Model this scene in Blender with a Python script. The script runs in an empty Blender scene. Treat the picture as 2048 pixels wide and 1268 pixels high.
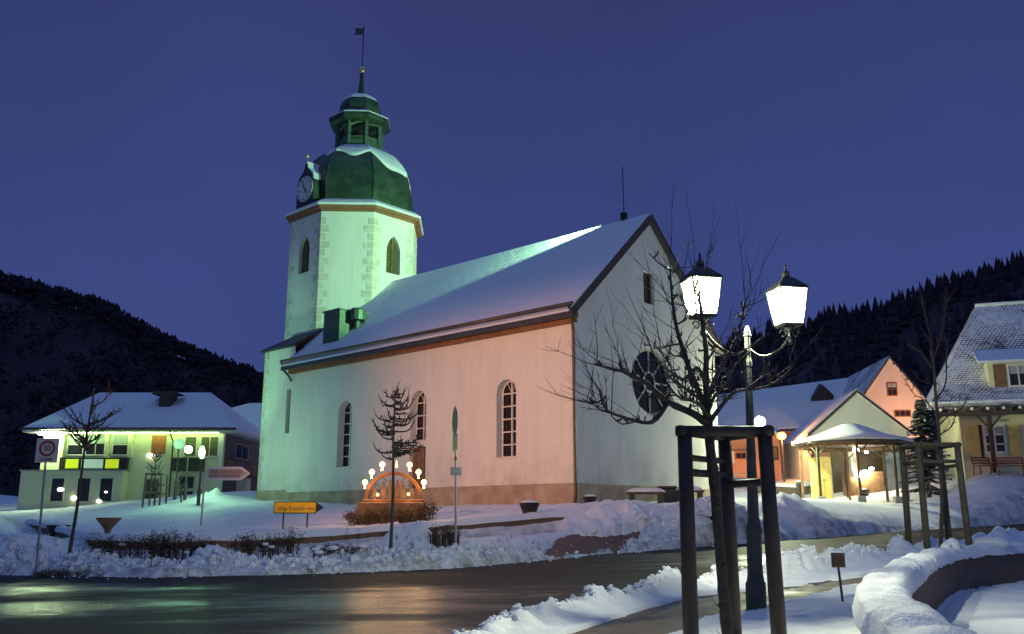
import bpy, bmesh, math, random
import numpy as np
from mathutils import Vector, Matrix
from math import sin, cos, pi, radians, hypot, atan2, tan, sqrt

random.seed(7)
SC = bpy.context.scene
COL = SC.collection

# ------------------------------------------------------------------ camera, sky, exposure
F, PITCH, ZC = 1823.0, radians(12.48), 1.55          # focal length in px of the 2048 px wide photo, tilt up, eye height
cam = bpy.data.cameras.new('camera')
cam.sensor_width = 36.0
cam.lens = F / 2048 * 36.0
cam.clip_start = 0.1
cam.clip_end = 3000
camo = bpy.data.objects.new('camera', cam)
COL.objects.link(camo)
camo.location = (0, 0, ZC)
camo.rotation_euler = (pi / 2 + PITCH, 0, 0)
SC.camera = camo
SC.view_settings.view_transform = 'Standard'
SC.view_settings.look = 'None'
SC.view_settings.exposure = 0
SC.view_settings.gamma = 1
SC.cycles.use_denoising = True
SC.cycles.max_bounces = 6
SC.cycles.sample_clamp_indirect = 4.0

W = bpy.data.worlds.new('World')
SC.world = W
W.use_nodes = True
nt = W.node_tree
nt.nodes.clear()
out = nt.nodes.new('ShaderNodeOutputWorld')
bg = nt.nodes.new('ShaderNodeBackground')
sky = nt.nodes.new('ShaderNodeTexSky')
sky.sky_type = 'NISHITA'
sky.sun_disc = False
sky.sun_elevation = radians(-3.0)                    # the sun has set behind the photographer
sky.sun_rotation = radians(180)
tc = nt.nodes.new('ShaderNodeTexCoord')
sep = nt.nodes.new('ShaderNodeSeparateXYZ')
nt.links.new(tc.outputs['Generated'], sep.inputs[0])
ramp = nt.nodes.new('ShaderNodeValToRGB')            # overcast dusk: violet blue, a little darker overhead
ramp.color_ramp.elements[0].position = 0.0
ramp.color_ramp.elements[0].color = (0.049, 0.077, 0.242, 1)
ramp.color_ramp.elements[1].position = 0.95
ramp.color_ramp.elements[1].color = (0.112, 0.212, 0.490, 1)   # the cloud is thinnest straight overhead
e = ramp.color_ramp.elements.new(0.25)
e.color = (0.041, 0.061, 0.218, 1)
e = ramp.color_ramp.elements.new(0.52)
e.color = (0.032, 0.043, 0.152, 1)
nt.links.new(sep.outputs['Z'], ramp.inputs[0])
mr = nt.nodes.new('ShaderNodeMapRange')              # afterglow low behind the photographer
mr.inputs[1].default_value = -0.15
mr.inputs[2].default_value = -1.0
mr.inputs[3].default_value = 0.0
mr.inputs[4].default_value = 1.0
nt.links.new(sep.outputs['Y'], mr.inputs[0])
glow = nt.nodes.new('ShaderNodeMixRGB')
glow.inputs[2].default_value = (0.062, 0.098, 0.24, 1)
nt.links.new(mr.outputs[0], glow.inputs[0])
nt.links.new(ramp.outputs[0], glow.inputs[1])
cn = nt.nodes.new('ShaderNodeTexNoise')              # faint unevenness of the cloud cover
cn.inputs['Scale'].default_value = 2.2
cn.inputs['Detail'].default_value = 5
nt.links.new(tc.outputs['Generated'], cn.inputs['Vector'])
cr = nt.nodes.new('ShaderNodeMapRange')
cr.inputs[1].default_value = 0.3
cr.inputs[2].default_value = 0.7
cr.inputs[3].default_value = 0.86
cr.inputs[4].default_value = 1.1
nt.links.new(cn.outputs['Fac'], cr.inputs[0])
mul = nt.nodes.new('ShaderNodeMixRGB')
mul.blend_type = 'MULTIPLY'
mul.inputs[0].default_value = 1
nt.links.new(glow.outputs[0], mul.inputs[1])
nt.links.new(cr.outputs[0], mul.inputs[2])
nm = nt.nodes.new('ShaderNodeMixRGB')                # twilight of the sky model on top
nm.blend_type = 'ADD'
nm.inputs[0].default_value = 0.05
nt.links.new(mul.outputs[0], nm.inputs[1])
nt.links.new(sky.outputs[0], nm.inputs[2])
nt.links.new(nm.outputs[0], bg.inputs[0])
bg.inputs[1].default_value = 1.0
nt.links.new(bg.outputs[0], out.inputs[0])


def lamp(name, kind, loc, power, color, size=0.3, target=None, angle=None, blend=0.3):
    l = bpy.data.lights.new(name, kind)
    l.energy = power
    l.color = color
    l.shadow_soft_size = size
    if kind == 'SPOT':
        l.spot_size = radians(angle)
        l.spot_blend = blend
    o = bpy.data.objects.new(name, l)
    COL.objects.link(o)
    o.location = loc
    if target is not None:
        d = Vector(target) - Vector(loc)
        o.rotation_euler = d.to_track_quat('-Z', 'Y').to_euler()
    return o


# ------------------------------------------------------------------ where a pixel of the photo lies
def ray(u, v):
    x, y = (u - 1024) / F, (634 - v) / F
    return (x, cos(PITCH) - y * sin(PITCH), sin(PITCH) + y * cos(PITCH))


def at(u, v, Y):
    d = ray(u, v)
    k = Y / d[1]
    return Vector((d[0] * k, Y, ZC + d[2] * k))


def atz(u, v, z):
    d = ray(u, v)
    k = (z - ZC) / d[2]
    return Vector((d[0] * k, d[1] * k, z))


RA, RB, RC = 0.05, 0.036, 0.010


def road_z(x, y):
    return RA + RB * np.maximum(x, 0) + 0.012 * np.minimum(x, 0) + RC * y


def onroad(u, v):
    d = ray(u, v)
    rb = RB if d[0] > 0 else 0.012
    k = (RA - ZC) / (d[2] - rb * d[0] - RC * d[1])
    return Vector((d[0] * k, d[1] * k, ZC + d[2] * k))


# the church frame: local x runs along the long wall (negative towards the tower), y along the gable
TH = radians(42.63)
CC = Vector((2.53, 35.66, 2.15))
D1 = Vector((-cos(TH), sin(TH), 0))
D2 = Vector((sin(TH), cos(TH), 0))


def chw(x, y, z):
    return CC - D1 * x + D2 * y + Vector((0, 0, z))


# ------------------------------------------------------------------ materials
def new_mat(name):
    m = bpy.data.materials.new(name)
    m.use_nodes = True
    n = m.node_tree
    return m, n, n.nodes['Principled BSDF']


def coord(n, scale=1.0, kind='Object'):
    t = n.nodes.new('ShaderNodeTexCoord')
    return t.outputs[kind]


def noise(n, vec, scale, detail=4, rough=0.55):
    t = n.nodes.new('ShaderNodeTexNoise')
    t.inputs['Scale'].default_value = scale
    t.inputs['Detail'].default_value = detail
    t.inputs['Roughness'].default_value = rough
    n.links.new(vec, t.inputs['Vector'])
    return t.outputs['Fac']


def maprange(n, v, a, b, c, d):
    t = n.nodes.new('ShaderNodeMapRange')
    for i, q in enumerate((a, b, c, d)):
        t.inputs[i + 1].default_value = q
    n.links.new(v, t.inputs[0])
    return t.outputs[0]


def mixc(n, fac, a, b, mode='MIX'):
    t = n.nodes.new('ShaderNodeMixRGB')
    t.blend_type = mode
    for i, q in ((0, fac), (1, a), (2, b)):
        if isinstance(q, (int, float)):
            t.inputs[i].default_value = q
        elif isinstance(q, tuple):
            t.inputs[i].default_value = q + (1,) if len(q) == 3 else q
        else:
            n.links.new(q, t.inputs[i])
    return t.outputs[0]


def bump(n, b, h, strength=0.3, dist=0.05):
    t = n.nodes.new('ShaderNodeBump')
    t.inputs['Strength'].default_value = strength
    t.inputs['Distance'].default_value = dist
    n.links.new(h, t.inputs['Height'])
    n.links.new(t.outputs[0], b.inputs['Normal'])


def mat(name, c, rough=0.7, var=0.18, scale=3.0, bmp=0.2, metal=0.0, bscale=None, dist=0.02, c2=None):
    m, n, b = new_mat(name)
    v = coord(n)
    f = noise(n, v, scale, 5)
    lo = tuple(q * (1 - var) for q in c)
    hi = tuple(min(1, q * (1 + var)) for q in c) if c2 is None else c2
    col = mixc(n, maprange(n, f, 0.3, 0.7, 0, 1), lo, hi)
    n.links.new(col, b.inputs['Base Color'])
    b.inputs['Roughness'].default_value = rough
    b.inputs['Metallic'].default_value = metal
    if bmp:
        bump(n, b, noise(n, v, bscale or scale * 6, 4), bmp, dist)
    return m


def emit(name, c, strength):
    m, n, b = new_mat(name)
    b.inputs['Base Color'].default_value = c + (1,)
    b.inputs['Emission Color'].default_value = c + (1,)
    b.inputs['Emission Strength'].default_value = strength
    b.inputs['Roughness'].default_value = 0.4
    return m


def lamp_glass(name, c, strength):
    # frosted lamp glass: glows and lets half of the bulb's light through
    m, n, b = new_mat(name)
    b.inputs['Base Color'].default_value = c + (1,)
    b.inputs['Emission Color'].default_value = c + (1,)
    b.inputs['Emission Strength'].default_value = strength
    b.inputs['Roughness'].default_value = 0.4
    tr = n.nodes.new('ShaderNodeBsdfTransparent')
    mx = n.nodes.new('ShaderNodeMixShader')
    mx.inputs[0].default_value = 0.5
    n.links.new(b.outputs[0], mx.inputs[1])
    n.links.new(tr.outputs[0], mx.inputs[2])
    n.links.new(mx.outputs[0], n.nodes['Material Output'].inputs['Surface'])
    return m


M = {}
# snow: clean, and ploughed with grit in it
def snow_mat(name, dirt, grain=1.0, attr=None):
    m, n, b = new_mat(name)
    v = coord(n)
    f = noise(n, v, 0.9, 6, 0.6)
    col = mixc(n, maprange(n, f, 0.35, 0.7, 0, 1), (0.80, 0.82, 0.86), (0.72, 0.74, 0.78))
    if dirt:
        g = noise(n, v, 5.0, 8, 0.75)
        col = mixc(n, maprange(n, g, 0.60, 0.74, 0, dirt), col, (0.28, 0.23, 0.18))
        if attr:
            at_ = n.nodes.new('ShaderNodeAttribute')
            at_.attribute_name = attr
            gg = noise(n, v, 2.2, 9, 0.75)
            m1 = n.nodes.new('ShaderNodeMath')
            m1.operation = 'MULTIPLY'
            n.links.new(maprange(n, gg, 0.40, 0.62, 0.10, 1.0), m1.inputs[0])
            n.links.new(at_.outputs['Fac'], m1.inputs[1])
            col = mixc(n, maprange(n, m1.outputs[0], 0.05, 0.9, 0, 0.85), col, (0.17, 0.15, 0.13))
    n.links.new(col, b.inputs['Base Color'])
    b.inputs['Roughness'].default_value = 0.65
    b.inputs['Specular IOR Level'].default_value = 0.25
    h = n.nodes.new('ShaderNodeMath')
    h.operation = 'ADD'
    n.links.new(noise(n, v, 7.0 * grain, 6, 0.7), h.inputs[0])
    n.links.new(noise(n, v, 40.0, 3, 0.6), h.inputs[1])
    bump(n, b, h.outputs[0], 0.45, 0.06)
    return m


M['snow'] = snow_mat('snow', 0.0)
M['ground_snow'] = snow_mat('ploughed_ground_snow', 0.55, 1.0, 'grit')
M['snow_dirty'] = snow_mat('trodden_snow', 0.55, 1.0)

def plaster(name, c, stain=0.12, damp=None):
    m, n, b = new_mat(name)
    v = coord(n)
    mp = n.nodes.new('ShaderNodeMapping')
    mp.inputs['Scale'].default_value = (1, 1, 0.25)
    n.links.new(v, mp.inputs[0])
    f1 = noise(n, mp.outputs[0], 1.3, 6, 0.65)
    f2 = noise(n, v, 9.0, 5, 0.6)
    col = mixc(n, maprange(n, f1, 0.4, 0.75, 0, stain * 2.2), c, tuple(q * 0.72 for q in c))
    col = mixc(n, maprange(n, f2, 0.3, 0.7, 0, 0.10), col, tuple(q * 0.7 for q in c))
    if damp:                                          # rising damp above the plinth and runs below the eave
        sp_ = n.nodes.new('ShaderNodeSeparateXYZ')
        n.links.new(v, sp_.inputs[0])
        dm_ = n.nodes.new('ShaderNodeMath')
        dm_.operation = 'MULTIPLY'
        n.links.new(maprange(n, sp_.outputs['Z'], damp[0], damp[1], 1, 0), dm_.inputs[0])
        n.links.new(maprange(n, noise(n, v, 0.8, 7, 0.7), 0.38, 0.65, 0, 0.75), dm_.inputs[1])
        col = mixc(n, dm_.outputs[0], col, tuple(q * 0.55 for q in c))
        m2 = n.nodes.new('ShaderNodeMapping')
        m2.inputs['Scale'].default_value = (2.2, 2.2, 0.12)
        n.links.new(v, m2.inputs[0])
        col = mixc(n, maprange(n, noise(n, m2.outputs[0], 1.6, 5, 0.6), 0.56, 0.76, 0, 0.4), col, tuple(q * 0.62 for q in c))
    n.links.new(col, b.inputs['Base Color'])
    b.inputs['Roughness'].default_value = 0.9
    bump(n, b, noise(n, v, 30.0, 4), 0.25, 0.02)
    return m


M['plaster'] = plaster('church_plaster', (0.80, 0.77, 0.70), 0.20, (0.7, 2.4))
M['yellow_plaster'] = plaster('yellow_plaster', (0.68, 0.66, 0.42))
M['shop_plaster'] = plaster('shop_plaster', (0.64, 0.66, 0.44))
M['orange_plaster'] = plaster('orange_plaster', (0.74, 0.60, 0.48))
M['white_plaster'] = plaster('white_plaster', (0.74, 0.72, 0.64))
M['red_plaster'] = plaster('red_plaster', (0.62, 0.28, 0.18))
M['dark_and_shade_plaster'] = plaster('dark_and_shade_plaster', (0.16, 0.12, 0.12))  # dark house wall, also the shade painted on the shop side

def stone(name, c, sx=0.8, sy=0.35, mortar=None):
    m, n, b = new_mat(name)
    v = coord(n)
    vt = n.nodes.new('ShaderNodeTexVoronoi')
    mp = n.nodes.new('ShaderNodeMapping')
    mp.inputs['Scale'].default_value = (1 / sx, 1 / sx, 1 / sy)
    n.links.new(v, mp.inputs[0])
    n.links.new(mp.outputs[0], vt.inputs['Vector'])
    hs = n.nodes.new('ShaderNodeSeparateColor')
    n.links.new(vt.outputs['Color'], hs.inputs[0])
    col = mixc(n, hs.outputs[0], tuple(q * 0.75 for q in c), tuple(min(1, q * 1.3) for q in c))
    f = noise(n, v, 6, 6, 0.7)
    col = mixc(n, maprange(n, f, 0.35, 0.75, 0, 0.5), col, tuple(q * 0.55 for q in c))
    ve = n.nodes.new('ShaderNodeTexVoronoi')
    ve.feature = 'DISTANCE_TO_EDGE'
    n.links.new(mp.outputs[0], ve.inputs['Vector'])
    e = maprange(n, ve.outputs['Distance'], 0.0, 0.08, 1, 0)
    col = mixc(n, e, col, tuple(q * 0.6 for q in c))
    n.links.new(col, b.inputs['Base Color'])
    b.inputs['Roughness'].default_value = 0.85
    h = mixc(n, 0.5, f, maprange(n, ve.outputs['Distance'], 0, 0.12, 0, 1))
    bump(n, b, h, 0.6, 0.05)
    return m


M['plinth'] = mat('sandstone_plinth', (0.42, 0.30, 0.20), 0.85, 0.3, 1.5, 0.4, c2=(0.46, 0.38, 0.28))
M['quoin'] = mat('sandstone_quoin', (0.62, 0.59, 0.48), 0.85, 0.2, 2.0, 0.3)
M['wall_stone'] = stone('field_stone', (0.17, 0.115, 0.09), 0.22, 0.30)
M['terrace_stone'] = stone('terrace_stone', (0.22, 0.135, 0.085), 0.5, 0.2)
M['eave_wood'] = mat('eave_wood', (0.24, 0.10, 0.045), 0.6, 0.25, 3, 0.2)
M['copper'] = mat('green_copper', (0.022, 0.044, 0.028), 0.45, 0.35, 1.6, 0.15, 0.15, c2=(0.045, 0.080, 0.048))
M['slate'] = mat('dark_slate', (0.05, 0.055, 0.075), 0.6, 0.3, 4, 0.4)
M['zinc'] = mat('brown_zinc', (0.12, 0.085, 0.065), 0.45, 0.2, 4, 0.1, 0.5)
M['tin'] = mat('green_tin', (0.08, 0.13, 0.09), 0.5, 0.25, 3, 0.1, 0.3)
M['glass'] = mat('dark_glass', (0.02, 0.018, 0.024), 0.12, 0.3, 2, 0.05, dist=0.004)
M['white_wood'] = mat('white_wood', (0.72, 0.68, 0.62), 0.6, 0.12, 5, 0.1)
M['louvre'] = mat('louvre_wood', (0.07, 0.075, 0.035), 0.7, 0.25, 4, 0.2)
M['gold'] = mat('gilding', (0.85, 0.68, 0.32), 0.3, 0.1, 4, 0.05, 0.9)
M['iron'] = mat('dark_iron', (0.022, 0.024, 0.022), 0.45, 0.3, 6, 0.15, 0.4)
M['grey_iron'] = mat('grey_iron', (0.075, 0.08, 0.07), 0.5, 0.25, 6, 0.15, 0.4)
M['steel'] = mat('galvanised_steel', (0.33, 0.34, 0.35), 0.4, 0.15, 8, 0.08, 0.7)
M['bark'] = mat('bark', (0.07, 0.058, 0.046), 0.85, 0.4, 9, 0.8, bscale=25, dist=0.02)
M['twig'] = mat('twig_bark', (0.06, 0.042, 0.034), 0.8, 0.3, 9, 0.2)
M['post'] = mat('brown_stained_wood', (0.055, 0.034, 0.024), 0.55, 0.35, 3, 0.35, bscale=18)
M['green_post'] = mat('mossy_wood', (0.10, 0.085, 0.05), 0.75, 0.35, 3, 0.35, bscale=18)
M['brown_wood'] = mat('brown_wood', (0.20, 0.11, 0.055), 0.6, 0.3, 4, 0.25)
M['red_wood'] = mat('red_brown_wood', (0.26, 0.085, 0.045), 0.6, 0.3, 4, 0.2)
M['rafter'] = mat('dark_rafter', (0.055, 0.038, 0.03), 0.7, 0.3, 4, 0.2)
M['shrub'] = mat('dry_shrub', (0.085, 0.042, 0.026), 0.8, 0.4, 5, 0.2, c2=(0.13, 0.08, 0.05))
M['leaf'] = mat('dry_leaf', (0.10, 0.055, 0.03), 0.75, 0.4, 3, 0.1, c2=(0.16, 0.10, 0.05))
M['needle'] = mat('fir_needles', (0.018, 0.034, 0.018), 0.7, 0.4, 3, 0.2)
M['arch_wood'] = mat('candle_arch_wood', (0.24, 0.10, 0.035), 0.55, 0.2, 5, 0.15)
M['yellow_sign'] = mat('yellow_sign', (0.85, 0.50, 0.01), 0.4, 0.06, 3, 0.0)
M['white_sign'] = mat('white_sign', (0.66, 0.62, 0.58), 0.45, 0.10, 3, 0.0)
M['tan_field'] = mat('tan_field', (0.40, 0.30, 0.24), 0.5, 0.15, 3, 0.0)
M['curtain'] = mat('window_blind', (0.34, 0.38, 0.36), 0.8, 0.15, 6, 0.2)
M['red_sign'] = mat('red_sign', (0.36, 0.03, 0.02), 0.45, 0.15, 3, 0.0)
M['black'] = mat('black_paint', (0.015, 0.013, 0.012), 0.5, 0.2, 4, 0.05)
M['brown_mark'] = mat('brown_mark', (0.20, 0.10, 0.06), 0.5, 0.2, 4, 0.0)
M['green_sign'] = mat('green_sign', (0.03, 0.16, 0.08), 0.45, 0.15, 4, 0.0)
M['grey_panel'] = mat('grey_panel', (0.24, 0.28, 0.33), 0.55, 0.15, 3, 0.1)
M['yellow_panel'] = mat('yellow_panel', (0.62, 0.50, 0.16), 0.55, 0.15, 3, 0.1)
M['cloth'] = mat('white_cloth', (0.78, 0.78, 0.72), 0.8, 0.1, 3, 0.3)
M['clock'] = mat('clock_face', (0.62, 0.62, 0.60), 0.5, 0.08, 3, 0.0)
M['red_board'] = mat('red_board', (0.32, 0.10, 0.03), 0.6, 0.2, 3, 0.1)
M['concrete'] = mat('concrete', (0.34, 0.33, 0.30), 0.85, 0.2, 4, 0.3)
M['hillside'] = mat('hillside', (0.040, 0.024, 0.036), 0.95, 0.2, 0.05, 0.0)
M['far_trees'] = mat('far_trees', (0.038, 0.023, 0.034), 0.95, 0.3, 0.3, 0.0)
M['lantern_glass'] = lamp_glass('lantern_glass', (1.0, 0.98, 0.66), 5.5)
M['globe_glass'] = lamp_glass('globe_glass', (0.95, 1.0, 0.75), 8)
M['green_globe'] = lamp_glass('green_globe_glass', (0.75, 1.0, 0.8), 6)
M['dim_ball'] = emit('dim_ball_glow', (0.45, 0.85, 0.50), 0.55)
M['sodium'] = emit('sodium_lamp', (1.0, 0.40, 0.10), 4.5)
M['candle'] = emit('candle_bulb', (1.0, 0.62, 0.22), 4.5)
M['stall_lamp'] = emit('stall_lamp', (1.0, 0.95, 0.62), 170)
M['eave_lamp'] = emit('eave_lamp', (0.72, 1.0, 0.50), 260)
M['eave_strip'] = emit('eave_light_strip', (0.62, 1.0, 0.30), 34)
M['room'] = emit('lit_room', (0.95, 0.9, 0.5), 0.07)
M['glow_dot'] = emit('glow_dot_mat', (1.0, 0.95, 0.75), 7)
M['lit_yellow'] = emit('backlit_yellow', (0.62, 0.75, 0.02), 0.55)
M['lit_white'] = emit('backlit_white', (0.55, 0.75, 0.62), 0.28)

# wet asphalt: dark, with puddles that mirror and gritty dry tracks
def asphalt():
    m, n, b = new_mat('wet_asphalt')
    v = coord(n)
    mp = n.nodes.new('ShaderNodeMapping')
    mp.inputs['Rotation'].default_value = (0, 0, radians(-12))
    mp.inputs['Scale'].default_value = (0.42, 1.0, 1)
    n.links.new(v, mp.inputs[0])
    f = noise(n, mp.outputs[0], 0.9, 7, 0.62)
    f2 = noise(n, v, 60, 3, 0.6)
    col = mixc(n, maprange(n, f, 0.35, 0.7, 0, 1), (0.013, 0.011, 0.012), (0.028, 0.023, 0.023))
    col = mixc(n, maprange(n, f2, 0.45, 0.7, 0, 0.5), col, (0.085, 0.08, 0.08))
    g = noise(n, mp.outputs[0], 2.3, 8, 0.7)
    col = mixc(n, maprange(n, g, 0.66, 0.78, 0, 0.35), col, (0.35, 0.33, 0.34))
    n.links.new(col, b.inputs['Base Color'])
    at_ = n.nodes.new('ShaderNodeAttribute')
    at_.attribute_name = 'wet'
    wt = n.nodes.new('ShaderNodeMath')                # standing water: in the hollows, broken up by the grain
    wt.operation = 'ADD'
    n.links.new(at_.outputs['Fac'], wt.inputs[0])
    n.links.new(maprange(n, f, 0.3, 0.7, 0.38, -0.42), wt.inputs[1])
    wf = maprange(n, wt.outputs[0], 0.15, 0.75, 0, 1)
    n.links.new(maprange(n, wf, 0, 1, 0.62, 0.17), b.inputs['Roughness'])
    n.links.new(maprange(n, wf, 0, 1, 0.10, 0.55), b.inputs['Specular IOR Level'])
    h = mixc(n, 0.25, f2, noise(n, mp.outputs[0], 7, 5, 0.6))
    bump(n, b, h, 0.42, 0.014)
    return m


M['asphalt'] = asphalt()

def bricks(name, c, sc=4.0):
    m, n, b = new_mat(name)
    v = coord(n)
    mp = n.nodes.new('ShaderNodeMapping')
    mp.inputs['Rotation'].default_value = (0, 0, radians(30))
    n.links.new(v, mp.inputs[0])
    t = n.nodes.new('ShaderNodeTexBrick')
    t.inputs['Scale'].default_value = sc
    t.inputs['Color1'].default_value = tuple(q * 0.8 for q in c) + (1,)
    t.inputs['Color2'].default_value = tuple(q * 1.25 for q in c) + (1,)
    t.inputs['Mortar'].default_value = tuple(q * 0.45 for q in c) + (1,)
    t.inputs['Mortar Size'].default_value = 0.025
    n.links.new(mp.outputs[0], t.inputs['Vector'])
    f = noise(n, v, 2.2, 6, 0.7)
    col = mixc(n, maprange(n, f, 0.55, 0.72, 0, 0.45), t.outputs['Color'], (0.5, 0.5, 0.52))
    n.links.new(col, b.inputs['Base Color'])
    n.links.new(maprange(n, f, 0.3, 0.7, 0.35, 0.75), b.inputs['Roughness'])
    bump(n, b, t.outputs['Fac'], -0.3, 0.02)
    return m


M['pavers'] = bricks('brown_pavers', (0.115, 0.075, 0.052), 5.0)
M['red_pavers'] = bricks('red_pavers', (0.17, 0.075, 0.045), 5.0)

# roof snow: thin cover over tiles, slid into fine streaks down the slope
def roof_snow(name, thin, tile=(0.06, 0.045, 0.05), sx=0.3, sy=0.35, edge=None):
    m, n, b = new_mat(name)
    v = coord(n, kind='UV')
    br = n.nodes.new('ShaderNodeTexBrick')
    br.inputs['Scale'].default_value = 1.0
    br.inputs['Brick Width'].default_value = sx
    br.inputs['Row Height'].default_value = sy
    br.inputs['Mortar Size'].default_value = sy * 0.16
    br.inputs['Mortar Smooth'].default_value = 0.6
    br.inputs['Color1'].default_value = (1, 1, 1, 1)
    br.inputs['Color2'].default_value = (0.75, 0.75, 0.75, 1)
    br.inputs['Mortar'].default_value = (0, 0, 0, 1)
    wv = n.nodes.new('ShaderNodeTexNoise')
    wv.inputs['Scale'].default_value = 2.5
    wv.inputs['Detail'].default_value = 3
    n.links.new(v, wv.inputs['Vector'])
    n.links.new(mixc(n, 0.07, v, wv.outputs['Color'], 'ADD'), br.inputs['Vector'])
    f = noise(n, v, 0.35, 6, 0.65)
    g = noise(n, v, 3.0, 5, 0.7)
    if thin:
        cov = n.nodes.new('ShaderNodeMath')
        cov.operation = 'ADD'
        n.links.new(maprange(n, f, 0.3, 0.7, -thin, 1.15 - thin), cov.inputs[0])
        n.links.new(maprange(n, br.outputs['Fac'], 0, 1, 0.25, -0.32), cov.inputs[1])
        cv = n.nodes.new('ShaderNodeMath')
        cv.operation = 'ADD'
        n.links.new(cov.outputs[0], cv.inputs[0])
        n.links.new(maprange(n, g, 0.3, 0.7, -0.4, 0.4), cv.inputs[1])
        fac = maprange(n, cv.outputs[0], 0.1, 0.55, 0, 1)
    else:
        fac = maprange(n, g, 0.1, 0.3, 0.9, 1.0)
    col = mixc(n, fac, tile, (0.78, 0.80, 0.84))
    n.links.new(col, b.inputs['Base Color'])
    b.inputs['Roughness'].default_value = 0.7
    b.inputs['Specular IOR Level'].default_value = 0.2
    mp = n.nodes.new('ShaderNodeMapping')
    mp.inputs['Scale'].default_value = (3.0, 0.35, 1)
    n.links.new(v, mp.inputs[0])
    s = noise(n, mp.outputs[0], 1.5, 5, 0.7)
    h = mixc(n, 0.4, s, br.outputs['Color'])
    h = mixc(n, 0.3, h, g)
    bump(n, b, h, 0.55, 0.07)
    return m


M['roof_snow'] = roof_snow('snow_on_roof', 0.0, sx=0.9, sy=0.45)
M['roof_thin'] = roof_snow('thin_snow_on_tiles', 0.08, tile=(0.08, 0.06, 0.06), sx=0.17, sy=0.16)
M['roof_patchy'] = M['roof_snow']


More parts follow.
